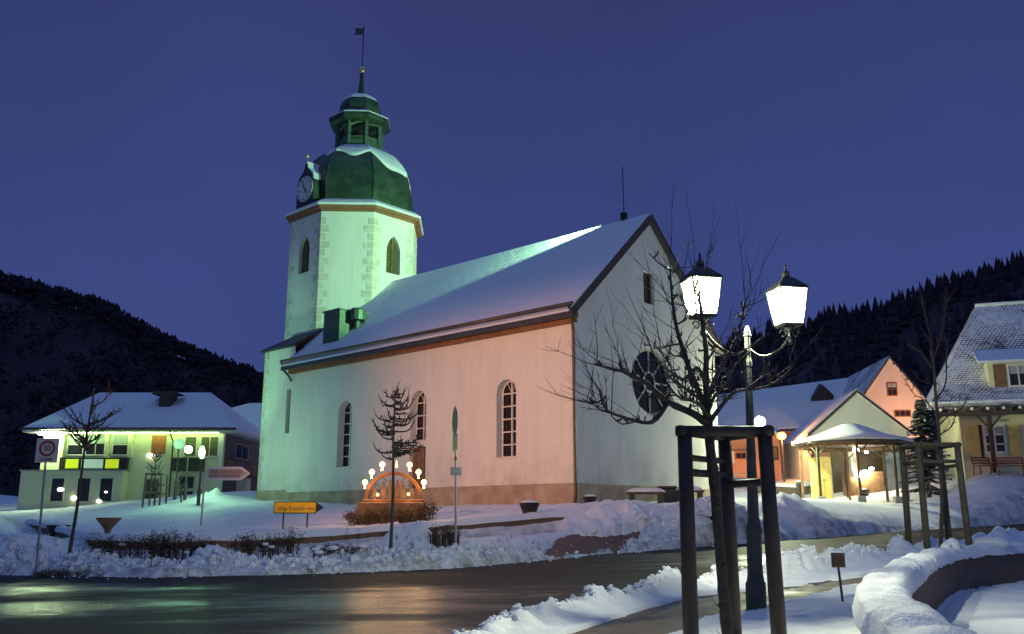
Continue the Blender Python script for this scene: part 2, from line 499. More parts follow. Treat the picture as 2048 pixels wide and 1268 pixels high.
# ------------------------------------------------------------------ mesh helpers
class MB:
    def __init__(self):
        self.v, self.f, self.mi, self.uv = [], [], [], {}

    def add(self, vs, fs, mi=0):
        k = len(self.v)
        self.v += [tuple(p) for p in vs]
        self.f += [tuple(i + k for i in q) for q in fs]
        self.mi += [mi] * len(fs)

    def quad(self, a, b, c, d, mi=0, uv=None):
        self.add([a, b, c, d], [(0, 1, 2, 3)], mi)
        if uv:
            self.uv[len(self.f) - 1] = uv

    def poly(self, pts, mi=0):
        self.add(pts, [tuple(range(len(pts)))], mi)

    def box(self, lo, hi, mi=0, xf=None, bev=0.0):
        x0, y0, z0 = lo
        x1, y1, z1 = hi
        vs = [(x0, y0, z0), (x1, y0, z0), (x1, y1, z0), (x0, y1, z0), (x0, y0, z1), (x1, y0, z1), (x1, y1, z1), (x0, y1, z1)]
        if bev:
            t = bev
            vs[4:] = [(x0 + t, y0 + t, z1), (x1 - t, y0 + t, z1), (x1 - t, y1 - t, z1), (x0 + t, y1 - t, z1)]
            zz = z1 - t
            mid = [(x0, y0, zz), (x1, y0, zz), (x1, y1, zz), (x0, y1, zz)]
            al = vs[:4] + mid + vs[4:]
            fs = [(3, 2, 1, 0), (8, 9, 10, 11)]
            for r in (0, 4):
                for i in range(4):
                    j = (i + 1) % 4
                    fs.append((r + i, r + j, r + 4 + j, r + 4 + i))
            if xf:
                al = [xf(Vector(p)) for p in al]
            self.add(al, fs, mi)
            return
        if xf:
            vs = [xf(Vector(p)) for p in vs]
        self.add(vs, [(3, 2, 1, 0), (4, 5, 6, 7), (0, 1, 5, 4), (1, 2, 6, 5), (2, 3, 7, 6), (3, 0, 4, 7)], mi)

    def tube(self, pts, rad, n=6, mi=0, cap=True):
        pts = [Vector(p) for p in pts]
        if not isinstance(rad, (list, tuple)):
            rad = [rad] * len(pts)
        rings = []
        up = Vector((0, 0, 1))
        prev = None
        for i, p in enumerate(pts):
            t = (pts[min(i + 1, len(pts) - 1)] - pts[max(i - 1, 0)])
            if t.length < 1e-9:
                t = up.copy()
            t.normalize()
            if prev is None:
                a = t.cross(up) if abs(t.z) < 0.95 else t.cross(Vector((0, 1, 0)))
            else:
                a = prev - t * prev.dot(t)
                if a.length < 1e-6:
                    a = t.cross(up)
            a.normalize()
            prev = a
            b = t.cross(a)
            rings.append([p + (a * cos(2 * pi * k / n) + b * sin(2 * pi * k / n)) * rad[i] for k in range(n)])
        vs = [q for r in rings for q in r]
        fs = []
        for i in range(len(rings) - 1):
            for k in range(n):
                l = (k + 1) % n
                fs.append((i * n + k, i * n + l, (i + 1) * n + l, (i + 1) * n + k))
        if cap:
            fs.append(tuple(range(n - 1, -1, -1)))
            m = (len(rings) - 1) * n
            fs.append(tuple(range(m, m + n)))
        self.add(vs, fs, mi)

    def lathe(self, prof, n=16, c=(0, 0, 0), mi=0, rot=0.0, cap=True):
        vs, fs = [], []
        for r, z in prof:
            for k in range(n):
                a = rot + 2 * pi * k / n
                vs.append((c[0] + r * cos(a), c[1] + r * sin(a), c[2] + z))
        for i in range(len(prof) - 1):
            for k in range(n):
                l = (k + 1) % n
                fs.append((i * n + k, i * n + l, (i + 1) * n + l, (i + 1) * n + k))
        if cap:
            fs.append(tuple(range(n - 1, -1, -1)))
            m = (len(prof) - 1) * n
            fs.append(tuple(range(m, m + n)))
        self.add(vs, fs, mi)

    def ball(self, c, r, n=12, mi=0, sq=(1, 1, 1)):
        prof = [(r * sin(pi * i / n), -r * cos(pi * i / n)) for i in range(n + 1)]
        prof[0] = (r * 0.02, -r)
        prof[-1] = (r * 0.02, r)
        k0 = len(self.v)
        self.lathe(prof, n + 4, (0, 0, 0), mi)
        for i in range(k0, len(self.v)):
            p = self.v[i]
            self.v[i] = (c[0] + p[0] * sq[0], c[1] + p[1] * sq[1], c[2] + p[2] * sq[2])

    def prism(self, poly, z0, z1, mi=0, xf=None):
        n = len(poly)
        vs = [(p[0], p[1], z0) for p in poly] + [(p[0], p[1], z1) for p in poly]
        if xf:
            vs = [xf(Vector(p)) for p in vs]
        fs = [tuple(range(n - 1, -1, -1)), tuple(range(n, 2 * n))]
        for i in range(n):
            j = (i + 1) % n
            fs.append((i, j, n + j, n + i))
        self.add(vs, fs, mi)

    def build(self, name, m, parent=None, smooth=False, loc=None):
        me = bpy.data.meshes.new(name)
        me.from_pydata([tuple(p) for p in self.v], [], self.f)
        ms = m if isinstance(m, (list, tuple)) else [m]
        for q in ms:
            me.materials.append(q)
        if len(ms) > 1:
            me.polygons.foreach_set('material_index', self.mi)
        if self.uv:
            ul = me.uv_layers.new(name='UVMap')
            for fi, uvs in self.uv.items():
                for k, li in enumerate(me.polygons[fi].loop_indices):
                    ul.data[li].uv = uvs[k]
        if smooth:
            me.polygons.foreach_set('use_smooth', [True] * len(me.polygons))
        me.update()
        o = bpy.data.objects.new(name, me)
        COL.objects.link(o)
        if parent:
            o.parent = parent
        if loc is not None:
            o.location = loc
        return o


def holes_wall(mb, outer, holes, fn, inward, depth, mi=0):
    """flat wall with openings: front sheet plus the reveals of each opening"""
    bm = bmesh.new()
    loops = []
    for lp in [outer] + holes:
        vs = [bm.verts.new((p[0], p[1], 0)) for p in lp]
        es = [bm.edges.new((vs[i], vs[(i + 1) % len(vs)])) for i in range(len(vs))]
        loops.append(es)
    bmesh.ops.triangle_fill(bm, edges=[e for l in loops for e in l], use_beauty=True, normal=(0, 0, 1))
    bm.verts.index_update()
    vs = [fn(v.co.x, v.co.y) for v in bm.verts]
    fs = [tuple(v.index for v in f.verts) for f in bm.faces]
    bm.free()
    mb.add(vs, fs, mi)
    inward = Vector(inward)
    for lp in holes:
        n = len(lp)
        a = [fn(*p) for p in lp]
        b = [p + inward * depth for p in a]
        mb.add(a + b, [(i, (i + 1) % n, n + (i + 1) % n, n + i) for i in range(n)], mi)


def arch_loop(cx, z0, z1, w, n=10, pointed=False):
    """outline of an arched opening from sill z0 to crown z1"""
    h = w / 2
    pts = [(cx - h, z0), (cx + h, z0)]
    if pointed:
        sp = z1 - w * 0.95
        R = (h * h + (w * 0.95) ** 2) / (2 * h)
        for i in range(n + 1):
            t = i / n
            a = t * math.asin(min(1, (w * 0.95) / R))
            pts.append((cx + h - R + R * cos(a), sp + R * sin(a)))
        for i in range(n - 1, -1, -1):
            t = i / n
            a = t * math.asin(min(1, (w * 0.95) / R))
            pts.append((cx - h + R - R * cos(a), sp + R * sin(a)))
    else:
        sp = z1 - h
        for i in range(n + 1):
            a = pi * i / n
            pts.append((cx + h * cos(a), sp + h * sin(a)))
    return pts


def tag(o, label, cat, group=None, kind=None):
    o['label'] = label
    o['category'] = cat
    if group:
        o['group'] = group
    if kind:
        o['kind'] = kind
    return o


def thing(name, label, cat, loc=(0, 0, 0), rz=0.0, group=None):
    o = bpy.data.objects.new(name, None)
    o.empty_display_size = 0.1
    COL.objects.link(o)
    o.location = loc
    o.rotation_euler = (0, 0, rz)
    return tag(o, label, cat, group)


def struct(o):
    o['kind'] = 'structure'
    return o


def dup(root, loc, rz, label):
    r = root.copy()
    COL.objects.link(r)
    r.location = loc
    r.rotation_euler = (0, 0, rz)
    r['label'] = label
    for ch in list(root.children):
        c = ch.copy()
        COL.objects.link(c)
        c.parent = r
        for g in list(ch.children):
            d = g.copy()
            COL.objects.link(d)
            d.parent = c
    return r


def text_mesh(s, size, name, m, parent, loc, rot, depth=0.004):
    cu = bpy.data.curves.new(name, 'FONT')
    cu.body = s
    cu.size = size
    cu.align_x = 'CENTER'
    cu.align_y = 'CENTER'
    cu.extrude = depth
    tmp = bpy.data.objects.new(name + '_tmp', cu)
    COL.objects.link(tmp)
    dg = bpy.context.evaluated_depsgraph_get()
    me = bpy.data.meshes.new_from_object(tmp.evaluated_get(dg))
    bpy.data.objects.remove(tmp)
    bpy.data.curves.remove(cu)
    me.name = name
    me.materials.clear()
    me.materials.append(m)
    o = bpy.data.objects.new(name, me)
    COL.objects.link(o)
    o.parent = parent
    o.location = loc
    o.rotation_euler = rot
    return o


# ------------------------------------------------------------------ noise on the ground
_rng = np.random.RandomState(3)
_lat = _rng.rand(256, 256)


def vnoise(x, y):
    xi, yi = np.floor(x).astype(int), np.floor(y).astype(int)
    fx, fy = x - xi, y - yi
    fx = fx * fx * (3 - 2 * fx)
    fy = fy * fy * (3 - 2 * fy)
    a = _lat[xi % 256, yi % 256]
    b = _lat[(xi + 1) % 256, yi % 256]
    c = _lat[xi % 256, (yi + 1) % 256]
    d = _lat[(xi + 1) % 256, (yi + 1) % 256]
    return (a * (1 - fx) + b * fx) * (1 - fy) + (c * (1 - fx) + d * fx) * fy - 0.5


def fbm(x, y, s, o=4, g=0.5):
    t, a = 0, 1.0
    for i in range(o):
        t = t + a * vnoise(x * s + 17.3 * i, y * s + 5.1 * i)
        a *= g
        s *= 2.03
    return t


def sstep(t):
    t = np.clip(t, 0, 1)
    return t * t * (3 - 2 * t)


class TPS:
    def __init__(self, pts, reg=0.5):
        p = np.array([tuple(q) for q in pts], float)
        self.p = p[:, :2]
        n = len(p)
        K = self.k(self.p[:, None, :] - self.p[None, :, :])
        K += reg * np.eye(n)
        P = np.hstack([np.ones((n, 1)), self.p])
        A = np.zeros((n + 3, n + 3))
        A[:n, :n] = K
        A[:n, n:] = P
        A[n:, :n] = P.T
        self.w = np.linalg.solve(A, np.concatenate([p[:, 2], np.zeros(3)]))

    @staticmethod
    def k(d):
        r = np.sqrt((d ** 2).sum(-1))
        return np.where(r > 0, r * r * np.log(r + 1e-9), 0)

    def __call__(self, x, y):
        x, y = np.asarray(x, float), np.asarray(y, float)
        s = x.shape
        q = np.stack([x.ravel(), y.ravel()], -1)
        o = np.zeros(len(q))
        n = len(self.p)
        for i in range(n):
            o += self.w[i] * self.k(q - self.p[i])
        o += self.w[n] + q @ self.w[n + 1:]
        return o.reshape(s)


def polyf(pts):
    p = sorted(pts)
    xs = np.array([q[0] for q in p])
    ys = np.array([q[1] for q in p])

    def f(x):
        x = np.asarray(x, float)
        y = np.interp(x, xs, ys)
        y = np.where(x < xs[0], ys[0] + (x - xs[0]) * (ys[1] - ys[0]) / (xs[1] - xs[0]), y)
        y = np.where(x > xs[-1], ys[-1] + (x - xs[-1]) * (ys[-1] - ys[-2]) / (xs[-1] - xs[-2]), y)
        return y
    return f


# the two edges of the road, as y over x
far_px = [(-300, 1142), (0, 1150), (300, 1156), (600, 1149), (900, 1138), (1000, 1129), (1200, 1110), (1400, 1094), (1600, 1079), (1800, 1063), (1930, 1055)]
FAR = [tuple(onroad(*q))[:2] for q in far_px]
far_edge = polyf(FAR)
near_px = [(985, 1268), (1100, 1240), (1250, 1206), (1400, 1174), (1560, 1150), (1720, 1127), (1800, 1113)]
NEAR = [tuple(onroad(*q))[:2] for q in near_px]
NEAR = [(NEAR[0][0] - 0.9, NEAR[0][1] - 2.5), (NEAR[0][0] - 2.0, NEAR[0][1] - 8)] + NEAR
near_edge = polyf(NEAR)

# the terrace wall in front of the church
TW_px = [(60, 1040, 46), (82, 1045, 42), (140, 1060, 34), (195, 1072, 28.6), (300, 1075, 27.4), (400, 1074, 27.2), (520, 1071, 27.6), (640, 1065, 28.2), (795, 1052, 29.3), (840, 1048, 29.7), (980, 1038, 31), (1105, 1028, 32.3), (1220, 1020, 33.4)]
TW = [at(*q) for q in TW_px]
tw_y = polyf([(p.x, p.y) for p in TW] + [(9.0, 38.0), (16, 41.6), (24, 43.6), (40, 46)])

GU = TPS([tuple(p) for p in TW] + [
    (2.53, 35.66, 2.12), tuple(chw(-10, -0.5, -0.02)), tuple(chw(-19, -0.5, 0.25)), tuple(chw(-22.6, 0, 0.42)), tuple(chw(0.5, 6, 0.12)), tuple(chw(0.5, 10.7, 0.2)),
    tuple(at(430, 990, 50)), tuple(at(300, 1010, 50)), tuple(at(65, 1024, 58)), tuple(at(250, 1000, 64)), tuple(at(480, 985, 56)), tuple(at(250, 1045, 38)), tuple(at(450, 1045, 34)), tuple(at(620, 1040, 33)),
    tuple(at(1250, 1008, 38)), tuple(at(1450, 1000, 42)), tuple(at(1520, 968, 60)), tuple(at(1640, 1004, 44)), tuple(at(1800, 1006, 45)), tuple(at(1720, 980, 52)), tuple(at(1900, 985, 46)), tuple(at(1960, 950, 47)), tuple(at(2060, 948, 46.5)), tuple(at(1960, 955, 45)),
    (0, 90, 4.5), (-40, 90, 3.5), (40, 90, 6.5), (-60, 60, 2.2), (60, 55, 6), (0, 160, 6), (70, 150, 8), (-80, 150, 4), (0, 260, 8), (120, 260, 9), (-140, 260, 6)], 0.05)
GL = TPS([(p[0], p[1] + 0.3, road_z(*p) + 0.10) for p in FAR] + [(p[0], p[1] + 1.6, road_z(*p) + 0.22) for p in FAR[:6]] +
         [tuple(at(u, v, d)) for u, v, d in ((82, 1058, 41.5), (140, 1076, 33.6), (195, 1089, 28.2), (300, 1092, 27.0), (400, 1092, 26.8), (520, 1089, 27.2), (640, 1083, 27.8), (795, 1067, 28.9), (840, 1063, 29.3), (980, 1054, 30.6), (1105, 1045, 31.9), (1220, 1030, 33.0),
          (0, 1065, 34), (-60, 1060, 30), (0, 1040, 46), (1330, 1045, 33), (1420, 1045, 33), (1600, 1040, 36.5), (1750, 1038, 40), (1900, 1032, 44), (2048, 1024, 46))] +
         [(p[0] - 0.2, p[1] - 0.4, road_z(*p) + 0.06) for p in NEAR[2:]] + [(3.2, 9, road_z(3.2, 9) + 0.1), (1, 7, road_z(1, 7) + 0.1), (5.5, 14, road_z(5.5, 14) + 0.06), (12, 16, 0.6), (20, 30, 1.1), (-20, 12, -0.4), (-20, 20, -0.3), (0, 0, 0.1), (40, 30, 1.8), (40, 48, 3), (-60, 30, -0.5)], 0.02)

# the curved stone wall beside the lamp
WALL_TOP = 0.80
cw_px_o = [(1738, 1262), (1716, 1222), (1712, 1195), (1728, 1165), (1760, 1140), (1830, 1105), (1900, 1092), (2048, 1085)]
cw_px_i = [(1950, 1268), (1880, 1230), (1835, 1206), (1800, 1180), (1822, 1156), (1880, 1127), (1950, 1110), (2048, 1099)]
CWL = [(1.75, 3.0)]
for a, b in zip(cw_px_o, cw_px_i):
    pa, pb = atz(a[0], a[1], 0.86), atz(b[0], b[1], 0.86)
    CWL.append(((pa.x + pb.x) / 2, (pa.y + pb.y) / 2))


def resample(pts, step):
    """smooth (Catmull-Rom) resampling of a plan polyline"""
    P = [np.array(p, float) for p in pts]
    P = [2 * P[0] - P[1]] + P + [2 * P[-1] - P[-2]]
    o = []
    for i in range(1, len(P) - 2):
        p0, p1, p2, p3 = P[i - 1:i + 3]
        n = max(2, int(np.linalg.norm(p2 - p1) / step))
        for k in range(n):
            t = k / n
            o.append(0.5 * ((2 * p1) + (-p0 + p2) * t + (2 * p0 - 5 * p1 + 4 * p2 - p3) * t * t + (-p0 + 3 * p1 - 3 * p2 + p3) * t ** 3))
    o.append(P[-2])
    return o


cw_line = resample(CWL, 0.12)
cw_x = polyf([(p[1], p[0]) for p in cw_line])      # x of the wall over y

# paved strip along the near kerb and the swept path to the church
strip_out = [onroad(*q) for q in ((1160, 1268), (1300, 1222), (1400, 1197), (1500, 1186), (1600, 1175), (1720, 1160), (1790, 1135))]
strip_in = [onroad(*q) for q in ((1372, 1268), (1420, 1248), (1500, 1226), (1560, 1212), (1640, 1192), (1735, 1168), (1800, 1140))]
so_y = polyf([(p.x, p.y) for p in strip_out])
si_y = polyf([(p.x, p.y) for p in strip_in])
BP = [(1085, 1112), (1208, 1106), (1305, 1060), (1120, 1072)]


def base_lower(x, y):
    return GL(x, y)


def inpoly(x, y, poly):
    r = np.zeros(x.shape, bool)
    n = len(poly)
    for i in range(n):
        x0, y0 = poly[i][:2]
        x1, y1 = poly[(i + 1) % n][:2]
        c = ((y0 > y) != (y1 > y)) & (x < (x1 - x0) * (y - y0) / (y1 - y0 + 1e-12) + x0)
        r ^= c
    return r


def lower_ground(x, y):
    return np.maximum(np.minimum(GL(x, y), GU(x, y)), road_z(np.asarray(x, float), np.asarray(y, float)) + 0.05)


bp_w = []
for u, v in BP:
    d = ray(u, v)
    ys = np.linspace(24, 34.0, 500)
    k = ys / d[1]
    i = np.where(ZC + d[2] * k < lower_ground(d[0] * k, ys))[0]
    i = i[0] if len(i) else -1
    bp_w.append((d[0] * k[i], ys[i]))

MOUNDS = [(820, 1062, 27.6, 0.75, 0.62), (925, 1075, 27.3, 0.42, 0.45), (700, 1100, 25.2, 0.9, 0.18), (1590, 1034, 38.0, 1.2, 0.30), (1450, 1040, 34.5, 1.5, 0.25), (440, 1098, 24.4, 0.6, 0.45), (1240, 1040, 33.0, 1.4, 0.35), (425, 1000, 47, 0.9, 0.5),
          (30, 1085, 27, 1.6, 0.35), (1045, 1225, 13.0, 0.0, 0)]


def ground(x, y):
    x, y = np.asarray(x, float), np.asarray(y, float)
    lower = GL(x, y)
    upper = GU(x, y)
    fy = tw_y(x)
    sl = np.gradient(tw_y(np.linspace(-60, 60, 1201)), 0.1)
    slx = np.interp(x, np.linspace(-60, 60, 1201), sl)
    sd = (y - fy) / np.sqrt(1 + slx ** 2)
    wdt = 0.10 + 4.0 * sstep((x - 3.4) / 5.0) + 1.0 * sstep((-21 - x) / 4)
    t = sstep((sd - 0.16) / wdt + 0.5)
    lower = np.where(sd > -3, np.minimum(lower, upper + 0.02), lower)
    lower = np.maximum(lower, road_z(x, y) + 0.05)
    h = lower * (1 - t) + upper * t
    h = h + 0.10 * fbm(x, y, 0.35, 4) * sstep((y - 8) / 10) + 0.05 * fbm(x, y, 1.7, 4) + 0.02 * fbm(x, y, 6.0, 2)
    h = h - 0.20 * np.exp(-((sd + 0.55) / 0.45) ** 2) * (x < 1.8) * (sd < 0.1)
    for u, v, d, r, hh in MOUNDS:
        if r <= 0:
            continue
        p = at(u, v, d)
        g = np.exp(-((x - p.x) ** 2 + (y - p.y) ** 2) / (r * r))
        h = h + hh * g * (1 + 0.9 * fbm(x, y, 2.6, 4))
    # the road and the ploughed banks on both of its edges
    rz = road_z(x, y)
    fe = y - far_edge(x)
    ne = near_edge(x) - y
    sln = np.interp(x, np.linspace(-60, 60, 1201), np.gradient(near_edge(np.linspace(-60, 60, 1201)), 0.1))
    ne = ne / np.sqrt(1 + sln ** 2)
    jag = 0.26 * fbm(x, y, 1.3, 5, 0.62)
    ch = np.abs(fbm(x, y, 3.1, 3, 0.55))               # broken, clodded surface of ploughed snow
    lump = fbm(x, y, 1.5, 3, 0.5) + 0.9 * (0.25 - ch)
    bank = (0.13 + 0.34 * np.maximum(0, fbm(x, y, 0.45, 2) + 0.10)) * np.exp(-((fe - 0.9) / 0.75) ** 2) * np.maximum(0.2, 1 + 0.9 * lump)
    bank = bank * (1 - 0.55 * sstep((x - 3) / 6)) + 0.05 * (0.3 - ch) * np.exp(-((fe - 1.0) / 1.0) ** 2)
    nb = (0.20 + 0.16 * np.maximum(0, fbm(x, y, 0.8, 2))) * np.exp(-((ne - 0.36) / 0.30) ** 2) * np.maximum(0.25, 1 + 1.4 * lump)
    h = h + bank + np.maximum(0, nb)
    inside = np.minimum(fe, 0) < 0
    dedge = np.where(ne > -1.5, np.maximum(ne, np.where(fe > -6, fe, -9)), fe)      # >0 on snow, <0 on asphalt
    dedge = np.maximum(fe, ne) + jag
    k = sstep((dedge + 0.06) / 0.26)
    h = (rz - 0.12) * (1 - k) + np.maximum(h, rz - 0.02 + 0.0 * h) * k
    # near pavement strip swept
    on = np.minimum(so_y(x) - y, y - si_y(x))
    jag2 = 0.16 * fbm(x + 40, y, 2.0, 4, 0.6)
    k = sstep((on + jag2 + 0.02) / 0.14) * (ne > 0.1) * (y < 19.5) * (y > 5)
    h = h * (1 - k) + (rz - 0.10) * k
    # swept brick path
    cx = np.clip(x, -2, 9)
    ins = inpoly(x + 0.35 * fbm(x, y, 1.1, 4), y + 0.5 * fbm(x + 9, y, 1.1, 4), bp_w)
    h = np.where(ins, lower - 0.14, h)
    # behind the curved wall the ground lies lower
    side = x - cw_x(y)
    pit = 0.02 + 0.42 * sstep((13.5 - y) / 7.0) + 0.06 * fbm(x, y, 0.6, 4) + 0.02 * fbm(x, y, 3, 3)
    k = sstep((side - 0.0) / 0.25) * (y < 28) * sstep((27 - y) / 3)
    h = h * (1 - k) + pit * k
    return h


def gz(x, y):
    return float(ground(np.array([x]), np.array([y]))[0])


def grid_axis(parts):
    o = []
    for a, b, s in parts:
        o.append(np.arange(a, b, s))
    return np.unique(np.concatenate(o))


def sheet(name, X, Y, Z, m, keep=None, attr=None):
    ny, nx = X.shape
    v = np.stack([X.ravel(), Y.ravel(), Z.ravel()], -1)
    i = np.arange(ny * nx).reshape(ny, nx)
    f = np.stack([i[:-1, :-1].ravel(), i[:-1, 1:].ravel(), i[1:, 1:].ravel(), i[1:, :-1].ravel()], -1)
    if keep is not None:
        f = f[keep[:-1, :-1].ravel()]
    me = bpy.data.meshes.new(name)
    me.vertices.add(len(v))
    me.vertices.foreach_set('co', v.ravel())
    me.loops.add(f.size)
    me.loops.foreach_set('vertex_index', f.ravel())
    me.polygons.add(len(f))
    me.polygons.foreach_set('loop_start', np.arange(0, f.size, 4))
    me.polygons.foreach_set('loop_total', np.full(len(f), 4))
    me.polygons.foreach_set('use_smooth', np.ones(len(f), bool))
    me.update(calc_edges=True)
    me.validate()
    if attr is not None:
        a = me.attributes.new(attr[0], 'FLOAT', 'POINT')
        a.data.foreach_set('value', attr[1].ravel().astype(np.float32))
    me.materials.append(m)
    o = bpy.data.objects.new(name, me)
    COL.objects.link(o)
    return o


gx = grid_axis([(-300, -60, 12), (-60, -30, 2.0), (-30, -16, 0.35), (-16, -1, 0.11), (-1, 7.5, 0.06), (7.5, 16, 0.11), (16, 30, 0.35), (30, 60, 2.0), (60, 301, 12)])
gy = grid_axis([(-20, 3, 1.5), (3, 17, 0.07), (17, 36, 0.11), (36, 60, 0.35), (60, 100, 2), (100, 420, 12)])
X, Y = np.meshgrid(gx, gy)
fe_, ne_ = Y - far_edge(X), near_edge(X) - Y
grit = np.where(fe_ > -1, np.exp(-np.maximum(fe_ - 0.2, 0) / 1.1), 0) * 0.9 + np.where(ne_ > -1, np.exp(-np.maximum(ne_ - 0.1, 0) / 0.35), 0) * 0.55
sd_ = tw_y(X) - Y
grit = np.maximum(grit, 0.75 * np.exp(-((sd_ - 0.7) / 0.6) ** 2) * (X < 1.5))
struct(sheet('snow_ground', X, Y, ground(X, Y), M['ground_snow'], None, ('grit', np.clip(grit, 0, 1))))
ax_, ay_ = np.arange(-60, 60.1, 0.5), np.arange(-10, 70.1, 0.5)
X, Y = np.meshgrid(ax_, ay_)
WET = np.zeros(X.shape)
for u_, v_, a_, b_ in ((770, 1200, 1.9, 2.6), (760, 1262, 1.4, 1.6), (90, 1215, 2.6, 1.6), (40, 1180, 3, 1.2), (1600, 1118, 3.0, 2.0)):
    p_ = onroad(u_, v_)
    WET = np.maximum(WET, np.exp(-((X - p_.x) / a_) ** 2 - ((Y - p_.y) / b_) ** 2))
struct(sheet('road', X, Y, road_z(X, Y), M['asphalt'], (Y > near_edge(X) - 2.5) & (Y < far_edge(X) + 3), ('wet', WET)))
# the strip of brown pavers between the ploughed bank and the lamp
mb = MB()
xs = np.linspace(strip_out[0].x - 1.2, strip_out[-1].x, 60)
for a, b in zip(xs[:-1], xs[1:]):
    p = [(a, float(si_y(a)) - 0.4), (b, float(si_y(b)) - 0.4), (b, float(so_y(b)) + 0.35), (a, float(so_y(a)) + 0.35)]
    mb.quad(*[(q[0], q[1], road_z(*q) + 0.035) for q in p])
struct(mb.build('pavement', M['pavers']))
# swept brick path leading up to the church
mb = MB()
cx, cy = sum(p[0] for p in bp_w) / 4, sum(p[1] for p in bp_w) / 4
bw = [(cx + (p[0] - cx) * 1.2, cy + (p[1] - cy) * 1.2) for p in bp_w]
N = 10
for i in range(N):
    for j in range(N):
        def q(s, t):
            a = Vector(bw[0]).lerp(Vector(bw[1]), s)
            b = Vector(bw[3]).lerp(Vector(bw[2]), s)
            c = a.lerp(b, t)
            return (c.x, c.y, float(lower_ground(c.x, c.y)) - 0.035)
        mb.quad(q(i / N, j / N), q((i + 1) / N, j / N), q((i + 1) / N, (j + 1) / N), q(i / N, (j + 1) / N))
struct(mb.build('brick_path', M['red_pavers']))


#@@HILLS
# ------------------------------------------------------------------ hills and the woods on them
def hill(name, crest_px, Y, front, m, back=120):
    """a ridge: crest points from the photo at depth Y, falling to the valley in front"""
    C = [at(u, v, Y) for u, v in crest_px]
    cx = np.array([p.x for p in C])
    cz = np.array([p.z for p in C])
    xs = np.linspace(cx[0], cx[-1], 110)
    ts = np.linspace(-0.5, 1.0, 40)
    X, T = np.meshgrid(xs, ts)
    crest = np.interp(X, cx, cz)
    Yy = np.where(T < 0, Y - T * back * 2, Y - T * front)
    prof = np.where(T < 0, 1 - sstep(-T * 1.2), (1 - sstep(T * 0.96)) * 0.55 + 0.45 * (1 - T))
    Z = 2.0 + (crest - 2.0) * np.clip(prof, 0, 1) + 4.0 * fbm(X, Yy, 0.02, 3) * np.clip(np.abs(T) * 3, 0, 1)
    o = sheet(name, X, Yy, Z, m)
    struct(o)

    def z(x, t):
        c = np.interp(x, cx, cz)
        pr = (1 - sstep(t * 0.96)) * 0.55 + 0.45 * (1 - t) if t >= 0 else 1 - sstep(-t * 1.2)
        y = Y - t * front if t >= 0 else Y - t * back * 2
        return y, 2.0 + (c - 2.0) * float(pr)
    return xs[0], xs[-1], z


L0, L1, lz = hill('wooded_hill', [(-500, 470), (-200, 520), (0, 572), (100, 604), (200, 630), (250, 660), (300, 688), (400, 733), (520, 775), (700, 900), (800, 985)], 330, 150, M['hillside'])
R0, R1, rzf = hill('forest_hill', [(1300, 960), (1380, 800), (1470, 710), (1560, 690), (1620, 672), (1700, 655), (1760, 632), (1850, 606), (1900, 588), (1960, 572), (2048, 550), (2300, 500), (2600, 470)], 230, 120, M['hillside'])


def conifer_blob(mb, x, y, z, h, r, n=6):
    k = random.uniform(0, pi)
    for (a, b, w) in ((0.05, 0.55, 1.0), (0.35, 0.8, 0.72), (0.62, 1.0, 0.45)):
        vs = [(x + r * w * random.uniform(0.75, 1.2) * cos(k + 2 * pi * i / n), y + r * w * random.uniform(0.75, 1.2) * sin(k + 2 * pi * i / n), z + h * (a + random.uniform(-0.03, 0.03))) for i in range(n)]
        vs.append((x + random.uniform(-.1, .1), y, z + h * b))
        mb.add(vs, [(i, (i + 1) % n, n) for i in range(n)])


def round_blob(mb, x, y, z, h, r):
    for q in range(16):                               # a bare crown: a bundle of up-swept twig fans
        a = random.uniform(0, 2 * pi)
        rr = r * random.uniform(0.2, 0.8)
        c = Vector((x + rr * cos(a), y + rr * sin(a), z + h * random.uniform(0.45, 0.95)))
        s = r * random.uniform(0.16, 0.34)
        t = random.uniform(0, 2 * pi)
        mb.add([c + Vector((s * cos(t), s * sin(t), -s * 0.7)), c + Vector((-s * cos(t), -s * sin(t), -s * 0.7)), c + Vector((0, 0, s * random.uniform(0.7, 1.2))), c + Vector((s * sin(t), -s * cos(t), 0))], [(0, 1, 2), (0, 3, 2), (1, 3, 2)])
    mb.add([(x - 0.15, y, z), (x + 0.15, y, z), (x, y, z + h * 0.8)], [(0, 1, 2)])


mb = MB()
for i in range(2600):
    t = random.choice([random.uniform(-0.04, 0.05), random.uniform(0, 0.9)])
    x = random.uniform(R0, R1)
    y, z = rzf(x, t)
    h = random.uniform(4.0, 9.5) * (0.8 if t > 0.1 else 1.0)
    if t < 0.06:
        h *= random.uniform(0.45, 0.95)
    conifer_blob(mb, x, y, z - 1.0, h, h * random.uniform(0.17, 0.26))
tag(mb.build('forest', M['far_trees']), 'dark conifer forest with jagged treetops on the hillside behind the houses', 'forest', kind='stuff')
mb = MB()
for i in range(2600):
    t = random.choice([random.uniform(-0.03, 0.05), random.uniform(0, 0.9)])
    x = random.uniform(L0, L1)
    y, z = lz(x, t)
    h = random.uniform(4.5, 8.0)
    round_blob(mb, x, y, z - 1.0, h, h * 0.45)
tag(mb.build('woodland', M['far_trees']), 'dark bare woodland with a soft outline on the hill behind the shop building', 'woodland', kind='stuff')


#@@CHURCH
# ------------------------------------------------------------------ the church
def V(x, y, z):
    return Vector((x, y, z))


church = thing('church', 'white village church with green domed tower and snow covered nave roof', 'church', CC, -TH)
NL, NW, PH, EH, RH = 19.6, 10.76, 0.75, 7.75, 12.72
W_LONG = [(-14.82, 1.9, 5.2, 1.12), (-9.3, 2.9, 5.2, 1.06), (-3.77, 1.9, 5.16, 1.12)]
